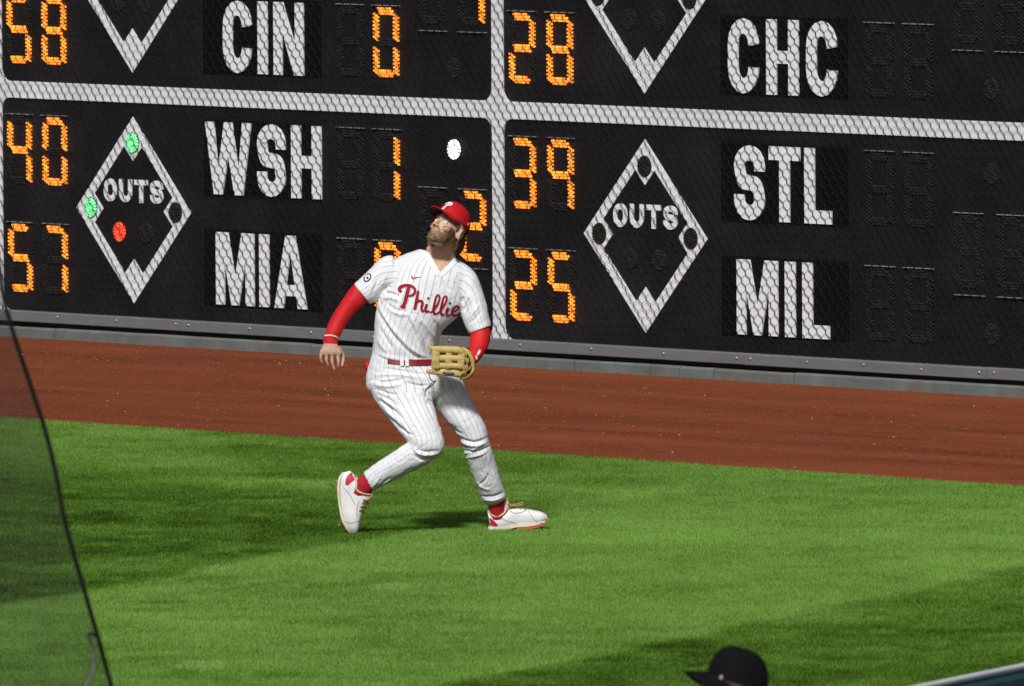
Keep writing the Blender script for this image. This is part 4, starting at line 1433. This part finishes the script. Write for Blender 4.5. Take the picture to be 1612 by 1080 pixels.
so = scr.build('script', M['darkred'], jersey, smooth=True)
so["label"] = 'dark red script word across the chest'
st_ = MB()
for (sx, sy) in ((632, 552), (955, 632)):
    pts = []
    for k in range(10):
        r = 30 if k % 2 == 0 else 13
        a = math.radians(-90 + 36 * k)
        pts.append(cz(sx + r * math.cos(a), sy + r * math.sin(a)))
    decal_poly(st_, bvh, pts, .004)
st_.build('star', M['navy'], jersey)
swm = MB()
decal_ribbon(swm, bvh, [cz(386, 212), cz(390, 246), cz(410, 258), cz(460, 246), cz(526, 238)], [q / 9.482 / S_ for q in (6, 22, 26, 15, 4)], .003)
swm.build('chest_mark', M['swoosh'], jersey, smooth=True)
# round sleeve patch
def cs(px, py): return ((540 + px / 12 - 690) / S_, (838 - (390 + py / 12)) / S_)
pm = MB()
def ell(ra, rb, rot, n=20): return [cs(492 + ra * math.cos(2 * math.pi * k / n) * math.cos(rot) - rb * math.sin(2 * math.pi * k / n) * math.sin(rot), 560 + ra * math.cos(2 * math.pi * k / n) * math.sin(rot) + rb * math.sin(2 * math.pi * k / n) * math.cos(rot)) for k in range(n)]
decal_poly(pm, bvh, ell(92, 62, math.radians(-48)), .003, 0)
decal_poly(pm, bvh, ell(66, 40, math.radians(-48)), .0042, 1)
decal_poly(pm, bvh, [cs(470, 545), cs(495, 540), cs(520, 560), cs(505, 590), cs(478, 585)], .0052, 0)
pm.build('sleeve_patch', [M['black'], M['plainwhite']], jersey)
# collar and hem bands
def band(path, w, lift, name, m, tree=bvh):
    b_ = MB(); decal_ribbon(b_, tree, px2(*path), [w / S_] * len(path), lift, per=8)
    return b_.build(name, m, jersey, smooth=True)
band([(669, 391), (681, 411), (694, 433)], 8, .0035, 'collar', M['plainwhite'])
band([(694, 434), (707, 423), (721, 409)], 8, .0035, 'collar', M['plainwhite'])
band([(694.5, 434), (692, 470), (688, 520), (684, 555)], 2.2, .0018, 'placket_seam', M['plainwhite'])

# --- red undersleeves
for rr in (armR_r, armL_r):
    Va, Fa, fr = loft(rr, n=26, per=8)
    Na = normals(Va, Fa)
    Va = Va + Na * (.0025 * vnoise(Va, (30, 30, 16), 2.0))[:, None]
    slv = build('sleeve', Va, Fa, M['red'], ply, smooth=True)
    if rr is armR_r:
        slR_o = slv
        trR = BVHTree.FromPolygons([tuple(v) for v in Va], [tuple(f) for f in Fa])
        bnd = MB(); decal_ribbon(bnd, trR, px2((511.5, 527.5), (522, 526.5), (531, 529), (535.8, 533)), [1.8 / S_] * 4, .003)
        bnd.build('wrist_stripe', M['plainwhite'], slv, smooth=True)
    else:
        trL = BVHTree.FromPolygons([tuple(v) for v in Va], [tuple(f) for f in Fa])
        bnd = MB()
        decal_ribbon(bnd, trL, px2((757.5, 549.5), (755.5, 554), (753.5, 557)), [3 / S_, 4 / S_, 2.5 / S_], .003)
        decal_ribbon(bnd, trL, px2((752, 557.5), (752, 561), (753, 564)), [2 / S_, 3 / S_, 2 / S_], .003)
        bnd.build('sleeve_mark', M['plainwhite'], slv, smooth=True)

# --- trousers
h1 = loft(hip_r, n=36); g1 = loft(legR_r); g2 = loft(legL_r)
V, F, E_ = fuse([h1[:2], g1[:2], g2[:2]], .0052, 4)
pin = pin_coord(V, [(h1[2], .175, .004), (g1[2], .092, .0), (g2[2], .092, .01)])
Nn = normals(V, F)
if (Nn[:, 1] * (V[:, 1] - V[:, 1].mean())).sum() < 0: Nn = -Nn; F = [f[::-1] for f in F]
T_ = [((588, 598), (612, 600), (640, 595), -.008, .007), ((590, 604), (612, 607), (638, 603), +.006, .008),
      ((594, 611), (612, 618), (630, 620), -.008, .006), ((597, 619), (617, 630), (628, 638), -.007, .006), ((596, 628), (618, 643), (637, 659), -.009, .007),
      ((600, 624), (620, 637), (636, 650), +.006, .007), ((604, 640), (622, 655), (640, 671), +.006, .008), ((626, 667), (640, 677), (652, 684), -.008, .007),
      ((612, 654), (628, 668), (644, 682), -.006, .006),
      ((624, 640), (639, 668), (654, 690), +.004, .005),
      ((649, 711), (664, 720), (689, 721), -.010, .006), ((652, 707), (670, 713), (692, 711), +.007, .006), ((656, 703), (672, 708), (690, 706), -.006, .005),
      ((646, 702), (655, 712), (662, 722), -.007, .006),
      ((600, 578), (640, 584), (676, 590), -.006, .006), ((590, 590), (630, 589), (670, 596), +.005, .007), ((640, 600), (660, 606), (676, 606), -.007, .006),
      ((720, 688), (745, 696), (768, 690), -.009, .006), ((722, 694), (746, 702), (770, 696), +.007, .006), ((729, 710), (751, 711), (774, 703), -.009, .006),
      ((731, 716), (746, 708), (760, 700), +.005, .005), ((734, 722), (752, 718), (768, 712), +.005, .006),
      ((752, 768), (764, 758), (770, 748), -.005, .005), ((758, 784), (776, 784), (795, 778), -.007, .005), ((761, 790), (778, 790), (796, 784), +.006, .005),
      ((709, 668), (718, 678), (728, 684), -.007, .006), ((750, 760), (760, 770), (774, 774), +.004, .006),
      ((577, 760), (583, 750), (590, 740), -.005, .004), ((585, 766), (594, 756), (602, 744), +.004, .005), ((594, 770), (604, 758), (618, 748), -.004, .005),
      ((668, 618), (676, 640), (688, 662), -.004, .006)]
for f_ in T_: V = fold(V, Nn, px2(*f_[:-2]), f_[-2] * 1.5, f_[-1])
nz1 = vnoise(V, (14, 14, 9), 13.0); nz2 = vnoise(V, (36, 36, 26), 19.0)
V = V + Nn * (.0028 * nz1 + .0016 * nz2)[:, None]
rd = vnoise(V + .02 * np.stack([nz1, nz2, nz1], 1), (11, 11, 15), 41.0)
V = V - Nn * (.0018 * np.exp(-(rd / .10) ** 2))[:, None]
trousers = build('trousers', V, F, M['cloth'], ply, smooth=True)
set_float(trousers, pin)
tb = BVHTree.FromPolygons([tuple(v) for v in V], [tuple(f) for f in F])
# belt, loops
bm_ = MB(); decal_ribbon(bm_, tb, px2((612, 566), (634, 568.5), (660, 570), (686, 570)), [9.5 / S_] * 4, .007)
belt = bm_.build('belt', M['belt'], trousers, smooth=True)
bl = MB()
for x0 in (634.5, 642.5):
    decal_ribbon(bl, tb, px2((x0, 562), (x0, 568), (x0 + .3, 575)), [5.6 / S_] * 3, .011)
bl.build('belt_loop', M['plainwhite'], trousers, smooth=True)
bx = P(579.5, 577, .03)
Vp, Fp = ellipsoid(bx, (.012, .03, .030), nu=12, nv=8)
build('pocket_cloth', Vp, Fp, M['red'], trousers, smooth=True)

# --- socks
sk = loft([ring((575, 748), (589, 771), .041, -.148), ring((566, 752), (585, 777), .037, -.146), ring((557, 760), (580, 782), .036, -.142), ring((550, 772), (572, 786), .034, -.14)], n=20)
build('sock', sk[0], sk[1], M['sock'], ply, smooth=True)
sk = loft([ring((766, 790), (795, 784), .044, .095), ring((769, 799), (794, 794), .040, .105), ring((770, 809), (795, 806), .038, .112), ring((772, 820), (796, 818), .036, .115)], n=20)
build('sock', sk[0], sk[1], M['sock'], ply, smooth=True)

# --- shoes
def shoe(rings, yc, solepath, laces, heelpatch, collar, cleats, name='shoe', tongue=None, stitch=()):
    Vs, Fs, fr = loft([ring(r[0], r[1], r[2], yc + r[3]) for r in rings], n=26, per=6, ex=2.5)
    so = build(name, Vs, Fs, M['shoe'], ply, smooth=True)
    tr = BVHTree.FromPolygons([tuple(v) for v in Vs], [tuple(f) for f in Fs])
    # sole: a slab following the bottom outline
    for pth, hw, th, mt, nm in solepath:
        D = catmull([(p[0], p[1], w) for p, w in zip(pth, hw)], 5)
        V_, F_ = [], []
        for i, d in enumerate(D):
            t = D[min(i + 1, len(D) - 1)][:2] - D[max(i - 1, 0)][:2]; t = t / np.linalg.norm(t)
            nn = np.array((-t[1], t[0]))
            for (k, sgn) in ((0, -1), (0, 1), (th, 1), (th, -1)):
                q = d[:2] + nn * k
                p = P(q[0], q[1], yc); p[1] += sgn * d[2]
                V_.append(p)
        n = len(D)
        for i in range(n - 1):
            for k in range(4): F_.append((i * 4 + k, i * 4 + (k + 1) % 4, i * 4 + 4 + (k + 1) % 4, i * 4 + 4 + k))
        F_ += [(3, 2, 1, 0), tuple((n - 1) * 4 + k for k in range(4))]
        build(nm, V_, F_, M[mt], so)
    hp_ = MB(); decal_ribbon(hp_, tr, px2(*heelpatch[0]), [w / S_ for w in heelpatch[1]], .003, per=8)
    hp_.build('heel_panel', M['shoered'], so, smooth=True)
    for sp in stitch:
        q_ = MB(); decal_ribbon(q_, tr, px2(*sp), [1.1 / S_] * len(sp), .0016, per=6)
        q_.build('stitching', M['shoegrey'], so, smooth=True)
    lm = MB()
    for l in laces:
        lm.tube([tuple(P(a, b, yc + c)) for a, b, c in catmull(l, 4)], .0042, 6)
    lm.build('laces', M['lace'], so, smooth=True)
    if tongue is not None:
        tg = loft([ring(r[0], r[1], r[2], yc) for r in tongue], n=14)
        build('tongue', tg[0], tg[1], M['tongue'], so, smooth=True)
    for a, b, c in cleats:
        q = P(a, b, yc + c)
        Vc, Fc = ellipsoid(q, (.008, .008, .009), nu=8, nv=5)
        build('cleat', Vc, Fc, M['cleat'], so, smooth=True)
    cl = MB(); cl.tube([tuple(P(a, b, yc + c)) for a, b, c in catmull(collar, 5)], .0048, 8)
    cl.build('collar', M['tongue'], so, smooth=True)
    return so
# front foot, flat, pointing right
shoe([((772, 834), (767.5, 806), .020, 0), ((775, 835), (772, 811), .031, 0), ((785, 835), (783, 814), .036, 0), ((797, 834), (797, 808), .037, 0), ((811, 832), (810, 801), .038, 0),
      ((827, 831), (826, 803), .044, 0), ((843, 829.5), (842, 806), .046, 0), ((855, 826), (854, 809), .038, 0), ((862.5, 820), (861.5, 814), .016, 0)], .12,
     [([(768.5, 836.5), (785, 836.8), (800, 835.5), (812, 832.5), (824, 831), (840, 831), (854, 827), (863, 819)], [.030, .036, .036, .038, .044, .047, .038, .014], -5.0, 'sole', 'sole'),
      ([(813, 836), (826, 835.5), (840, 834), (853, 830.5), (863, 821.5)], [.042, .049, .051, .043, .019], -4.4, 'soleorange', 'outsole')],
     [[(799, 796, -.02), (806, 797, -.028), (815, 796, -.03), (824, 793.5, -.034)], [(803, 799, -.03), (812, 799, -.034), (822, 797, -.03), (824.5, 794, -.034)],
      [(806, 801.5, .0), (812, 801, -.028)], [(812, 801.5, .01), (820, 802, -.03)], [(820, 802.5, .01), (827, 803.5, -.03)]],
     ([(771, 820), (775, 827), (783, 831.5)], [3, 9, 3]),
     [(769, 806, -.012), (776, 814, -.034), (785, 815.5, -.038), (794, 810, -.036), (798, 801, -.026)],
     [(822, 836.5, -.025), (832, 836, -.025), (844, 834, -.025), (852, 831, -.02), (775, 839, -.01)],
     tongue=[((791, 806), (802, 806), .020), ((792, 797), (803, 797), .024), ((793, 788), (799, 786), .020)],
     stitch=[[(785, 818), (798, 824), (814, 829)], [(803, 809), (812, 812), (824, 810), (830, 806)], [(832, 808), (838, 818), (846, 826)]])
# rear foot, up on its toes
shoe([((541, 745), (552, 742), .016, 0), ((534.5, 754), (563, 752), .030, 0), ((533.5, 770), (578, 768), .036, 0), ((534.5, 785), (580, 788), .038, 0), ((536.5, 800), (573, 801), .042, 0),
      ((539, 815), (569, 817), .046, 0), ((544, 830), (566, 832), .042, 0), ((552, 841), (563, 841), .022, 0)], -.135,
     [([(540, 744), (533.5, 754), (532, 772), (533, 790), (535.5, 806), (539, 820), (546, 834), (553, 843)], [.016, .031, .035, .036, .042, .046, .040, .018], -3.2, 'sole', 'sole'),
      ([(531.5, 756), (530.5, 768), (531, 780)], [.024, .030, .028], -2.0, 'soleorange', 'outsole'), ([(535, 808), (538.5, 822), (545, 835)], [.038, .042, .034], -1.8, 'soleorange', 'outsole')],
     [[(573, 781, -.02), (582, 779, -.02), (586, 782, -.03), (580, 788, -.03), (572, 788, -.035)], [(571, 793, -.036), (576, 791, -.02), (580, 795, .0)],
      [(568, 799, -.036), (574, 798, -.02), (576, 802, .0)], [(566, 805, -.038), (571, 804, -.02), (573, 808, .0)]],
     ([(546, 761), (552, 751), (561, 744)], [4, 12, 10]),
     [(556, 748, -.02), (562, 760, -.040), (562, 772, -.042), (571, 778, -.038), (583, 780, -.02)],
     [(530.5, 760, -.015), (530.5, 770, -.015), (534, 828, -.02)],
     tongue=[((572, 770), (586, 776), .020), ((570, 780), (585, 784), .022), ((570, 790), (578, 793), .018)],
     stitch=[[(541, 765), (552, 778), (560, 794)], [(566, 786), (562, 800), (563, 812)], [(540, 818), (552, 821), (566, 818)]])

# --- cap
cap = make_cap(ply, HB, HC, M['capred'], M['brimunder'])
# cap emblem: white script letter on the front
crown = cap_shapes()[0]
ctree = BVHTree.FromPolygons([tuple(v) for v in crown[0]], crown[1])
def cap_on(u, v, lift=.0025):
    """u to the person's left, v up on the front of the crown"""
    d = Vector((u * .9, -.6, 0)).normalized()
    h = ctree.ray_cast(Vector((u, -.4, v)), Vector((0, 1, 0)))
    q = np.array(h[0]) + np.array((0, -lift, lift * .6))
    return put([q], HB, HC)[0]
em = MB()
def cap_stroke(pts, ws):
    D = catmull([(p[0], p[1], w) for p, w in zip(pts, ws)], 5)
    V_, F_ = [], []
    for i, d in enumerate(D):
        t = D[min(i + 1, len(D) - 1)][:2] - D[max(i - 1, 0)][:2]; t = t / np.linalg.norm(t); nn = np.array((-t[1], t[0]))
        for s in (-.5, .5):
            q = d[:2] + nn * d[2] * s
            V_.append(cap_on(q[0], q[1]))
    for i in range(len(D) - 1): F_.append((2 * i, 2 * i + 1, 2 * i + 3, 2 * i + 2))
    em.add(V_, F_)
cap_stroke([(-.017, .098), (-.022, .104), (-.010, .112), (.008, .113), (.019, .106), (.015, .096), (.002, .092)], [.008, .010, .009, .009, .009, .008, .006])
cap_stroke([(.002, .110), (-.002, .094), (-.006, .078), (-.011, .066)], [.011, .012, .012, .011])
cap_stroke([(-.020, .066), (-.010, .064), (-.002, .066)], [.006, .007, .005])
em.build('emblem', M['plainwhite'], cap)
lg = MB()
q0 = [put([(.0885, .028 + .006 * a, .062 + .007 * b)], HB, HC)[0] for a, b in ((-1, -1), (1, -1), (1, 1), (-1, 1))]
lg.add(q0, [(0, 1, 2, 3)])
lg.build('side_mark', M['plainwhite'], cap)

# ------------------------------------------------------------------ baseball glove
gl = empty('baseball_glove', ORG)
tag(gl, 'tan leather baseball glove worn on the left hand of the fielder', 'glove')
yg = -.275
def gP(px, py, y=0.0): return tuple(P(px, py, yg + y))
core = [loft([ring((684, 553), (684, 588), .022, yg + .02), ring((700, 551), (700, 592), .034, yg + .025), ring((718, 551), (718, 595), .042, yg + .03), ring((733, 555), (734, 596), .044, yg + .035), ring((742, 566), (743, 592), .034, yg + .045)], n=20, ex=2.8)[:2]]
Vg, Fg, Eg = fuse(core, .005, 2)
build('inner_shell', Vg, Fg, M['leatherdark'], gl, smooth=True)
def roll(pts, ry, rz, name='finger_stall'):
    """padded leather roll with flattened section"""
    D = catmull([(*p, a, b) for p, a, b in zip(pts, ry, rz)], 5)
    V_, F_ = [], []
    n = 14
    for d in D:
        for k in range(n):
            t = 2 * math.pi * k / n
            c_, s_ = math.cos(t), math.sin(t)
            c_ = math.copysign(abs(c_) ** .75, c_); s_ = math.copysign(abs(s_) ** .75, s_)
            V_.append((d[0] + 0, d[1] + d[3] * c_, d[2] + d[4] * s_))
    for i in range(len(D) - 1):
        for k in range(n): F_.append((i * n + k, i * n + (k + 1) % n, (i + 1) * n + (k + 1) % n, (i + 1) * n + k))
    F_ += [tuple(range(n)), tuple(range((len(D) - 1) * n, len(D) * n))[::-1]]
    return build(name, V_, F_, M['leather'], gl, smooth=True)
roll([gP(677, 548.5), gP(684, 552, -.008), gP(700, 552.5, -.014), gP(716, 553, -.018), gP(728, 555, -.016), gP(737, 561, -.006)], [.006, .018, .022, .023, .022, .014], [.006, .017, .0195, .020, .020, .013])
roll([gP(681, 565.5, -.004), gP(690, 566, -.012), gP(706, 566, -.018), gP(720, 566.5, -.020), gP(732, 568, -.016), gP(740, 571, -.002)], [.012, .017, .020, .020, .018, .012], [.015, .0175, .0180, .0180, .0175, .012])
roll([gP(681, 577.5, -.002), gP(690, 577.5, -.012), gP(706, 578, -.018), gP(720, 578.5, -.020), gP(732, 580, -.015), gP(740, 583, -.0)], [.012, .016, .019, .019, .017, .010], [.014, .0160, .0165, .0165, .0160, .011])
roll([gP(672.5, 587, .004), gP(682, 587, -.002), gP(694, 588, -.010), gP(710, 589, -.014), gP(724, 590.5, -.012), gP(736, 593, -.002)], [.006, .014, .020, .022, .021, .012], [.008, .015, .0185, .0195, .0195, .012], 'thumb_stall')
# web straps crossing the gaps
for x_, w_, yt, yb in ((688, 12.5, 552, 587), (708.5, 10.5, 551, 588), (728, 11, 554, 589)):
    V_, F_ = [], []
    D = [(x_ + (.4 * math.sin(k)), yt + (yb - yt) * k / 8, -.026 - .010 * math.sin(math.pi * k / 8) + .0035 * math.cos(k * 2.4)) for k in range(9)]
    for d in D:
        for sx, yy in ((-w_ / 2, .004), (-w_ / 2 + 1.2, 0), (w_ / 2 - 1.2, 0), (w_ / 2, .004), (w_ / 2, .022), (-w_ / 2, .022)): V_.append(gP(d[0] + sx, d[1], d[2] + yy))
    for i in range(8):
        for k in range(6): F_.append((i * 6 + k, i * 6 + (k + 1) % 6, i * 6 + 6 + (k + 1) % 6, i * 6 + 6 + k))
    F_ += [(0, 1, 2, 3, 4, 5), (53, 52, 51, 50, 49, 48)]
    build('web_strap', V_, F_, M['leather'], gl, smooth=True)
# heel, wrist opening and lacing
hl = MB()
hl.tube([gP(*p) for p in catmull([(729, 551, .0), (738, 556, -.008), (744, 566, -.006), (746.5, 578, .0), (744, 590, .0), (736, 597, .002), (726, 597, .004)], 6)], .011, 10)
hl.build('heel_roll', M['leather'], gl, smooth=True)
for pth in ([(733, 566, -.034), (737, 574, -.036), (737.5, 584, -.034), (733, 592, -.03)], [(724, 596, -.022), (732, 589, -.034), (740, 584, -.028), (744, 578, -.012)], [(728, 599, -.012), (738, 596, -.02), (746, 588, -.012), (749, 582, 0)]):
    MB().tube([gP(*p) for p in catmull(pth, 5)], .0042, 8).build('lacing', M['glovelace'], gl, smooth=True)
for x_ in range(696, 730, 5):
    MB().tube([gP(x_, 549, -.030), gP(x_ + 1.6, 547.6, -.02)], .0022, 6).build('stitch', M['glovelace'], gl, smooth=True)
for x_, y_ in ((690, 582.6), (708, 583), (726, 583.5)):
    MB().tube([gP(x_ - 4, y_, -.034), gP(x_, y_ + .5, -.038), gP(x_ + 5, y_, -.034)], .0026, 6).build('stitch', M['leatherdark'], gl, smooth=True)
MB().tube([gP(699, 588, -.034), gP(707, 589, -.040), gP(716, 590, -.038)], [.006, .0075, .006], 8).build('label_patch', M['glovegrey'], gl, smooth=True)
for pth in ([(677, 589, .0), (679, 598, -.01), (685, 603, -.01), (688, 600, -.01), (683, 608, -.01), (673, 614, -.005)], [(683, 604, -.01), (676, 611, -.005), (671, 618, -.0), (671, 626, 0)]):
    MB().tube([tuple(P(a, b, -.20 + c)) for a, b, c in catmull(pth, 5)], .0030, 6).build('loose_lace', M['leatherdark'], gl, smooth=True)

# ------------------------------------------------------------------ onlooker in a black cap by the side wall
M['jacket'] = mat('jacket_black', (0.012, 0.012, 0.014), .8, .2, 10, .003, 40)
M['capblack'] = mat('cap_black', (0.005, 0.005, 0.006), .9, .3, 30, .0015, 150, spec=.12)
M['trouser'] = mat('trouser_dark', (0.03, 0.03, 0.035), .85, .2, 10)
M['markgrey'] = mat('mark_grey', (0.55, 0.53, 0.50), .7, .1, 30)
per2 = empty('person', (0.761, 58.0, 0.006))
tag(per2, 'onlooker in a black cap standing on the walkway behind the side wall', 'person')
def q3(x, y, z): return np.array((x, y, z))
def r3(x0, x1, z, b, y=0.0): return (q3(x0, y, z), q3(x1, y, z), b)
H2 = head_basis(math.radians(70), math.radians(15), math.radians(6))
C2 = np.array((-.012, 0, 1.490))
b2_ = in_head(head_parts(), H2, C2)
b2_.append(loft([r3(-.045, .06, 1.46, .05), r3(-.05, .07, 1.36, .055)])[:2])
b2_.append(loft([r3(-.05, .07, 1.38, .06), r3(-.075, .085, 1.32, .12), r3(-.08, .09, 1.2, .15), r3(-.08, .085, 1.0, .14), r3(-.09, .09, .85, .14)])[:2])
for s in (-1, 1):
    b2_.append(loft([(q3(-.07, s * .08, .88), q3(.07, s * .08, .88), .07), (q3(-.055, s * .09, .45), q3(.06, s * .09, .45), .055), (q3(-.04, s * .09, .05), q3(.05, s * .09, .05), .04)])[:2])
    b2_.append(capsule([(.0, s * .19, 1.30), (.03, s * .22, 1.05), (-.05, s * .22, .80)], [.045, .038, .03]))
    b2_.append(capsule([(-.05, s * .22, .80), (-.075, s * .22, .74), (-.085, s * .215, .69)], [.028, .026, .015]))
V, F, E_ = fuse(b2_, .006, 2)
tint = np.tile(SK * .95, (len(V), 1))
Lc = (V - C2) @ H2
hd = (np.linalg.norm(Lc, axis=1) < .19) & (Lc[:, 2] > -.14)
off, colr = head_detail(Lc[hd], beard=False)
V[hd] += off @ H2.T; tint[hd] = colr
bo = build('body', V, F, M['skin'], per2, smooth=True); set_color(bo, np.clip(tint, .01, 1))
jk = [loft([r3(-.07, .09, 1.37, .075), r3(-.10, .11, 1.32, .16), r3(-.115, .12, 1.2, .185), r3(-.115, .12, 1.0, .175), r3(-.12, .12, .80, .18)])[:2]]
for s in (-1, 1): jk.append(capsule([(.0, s * .185, 1.30), (.03, s * .225, 1.05), (-.045, s * .22, .82)], [.065, .056, .045], 14))
V, F, E_ = fuse(jk, .008, 3)
V = V + normals(V, F) * (.006 * vnoise(V, (9, 9, 6), 4.0))[:, None]
build('jacket', V, F, M['jacket'], per2, smooth=True)
tr_ = [loft([r3(-.105, .105, .9, .16), r3(-.10, .105, .78, .165)])[:2]]
for s in (-1, 1): tr_.append(loft([(q3(-.095, s * .085, .86), q3(.095, s * .085, .86), .085), (q3(-.075, s * .09, .48), q3(.08, s * .09, .48), .072), (q3(-.06, s * .09, .07), q3(.075, s * .09, .07), .06)])[:2])
V, F, E_ = fuse(tr_, .009, 2)
build('trousers', V, F, M['trouser'], per2, smooth=True)
for s in (-1, 1):
    sh = loft([(q3(.075, s * .09, .0), q3(.07, s * .09, .085), .025), (q3(.03, s * .09, .0), q3(.03, s * .09, .09), .038), (q3(-.08, s * .09, .0), q3(-.07, s * .09, .07), .045), (q3(-.17, s * .09, .0), q3(-.165, s * .09, .045), .038), (q3(-.20, s * .09, .008), q3(-.20, s * .09, .03), .016)], n=18, ex=2.6)
    build('shoe', sh[0], sh[1], M['capblack'], per2, smooth=True)
cap2 = make_cap(per2, H2 * 1.04, C2 - np.array((0, 0, .004)), M['capblack'], M['capblack'], low=.030, droop=.040)
q0 = [put([(.066, -.072 + .0045 * a, .040 + .0055 * b)], H2 * 1.04, C2 - np.array((0, 0, .004)))[0] for a, b in ((-1, -1), (1, -1), (1, 1), (-1, 1))]
g_ = MB(); g_.add([v + np.array((0, -.0, 0)) for v in q0] + [v + np.array((0, .006, 0)) for v in q0], [(0, 1, 2, 3), (7, 6, 5, 4), (0, 4, 5, 1), (1, 5, 6, 2), (2, 6, 7, 3), (3, 7, 4, 0)])
g_.build('side_mark', M['markgrey'], cap2)
hr = in_head([ellipsoid((0, .05, -.01), (.076, .055, .06))], H2, C2)
build('hair', hr[0][0], hr[0][1], M['hair'], per2, smooth=True)
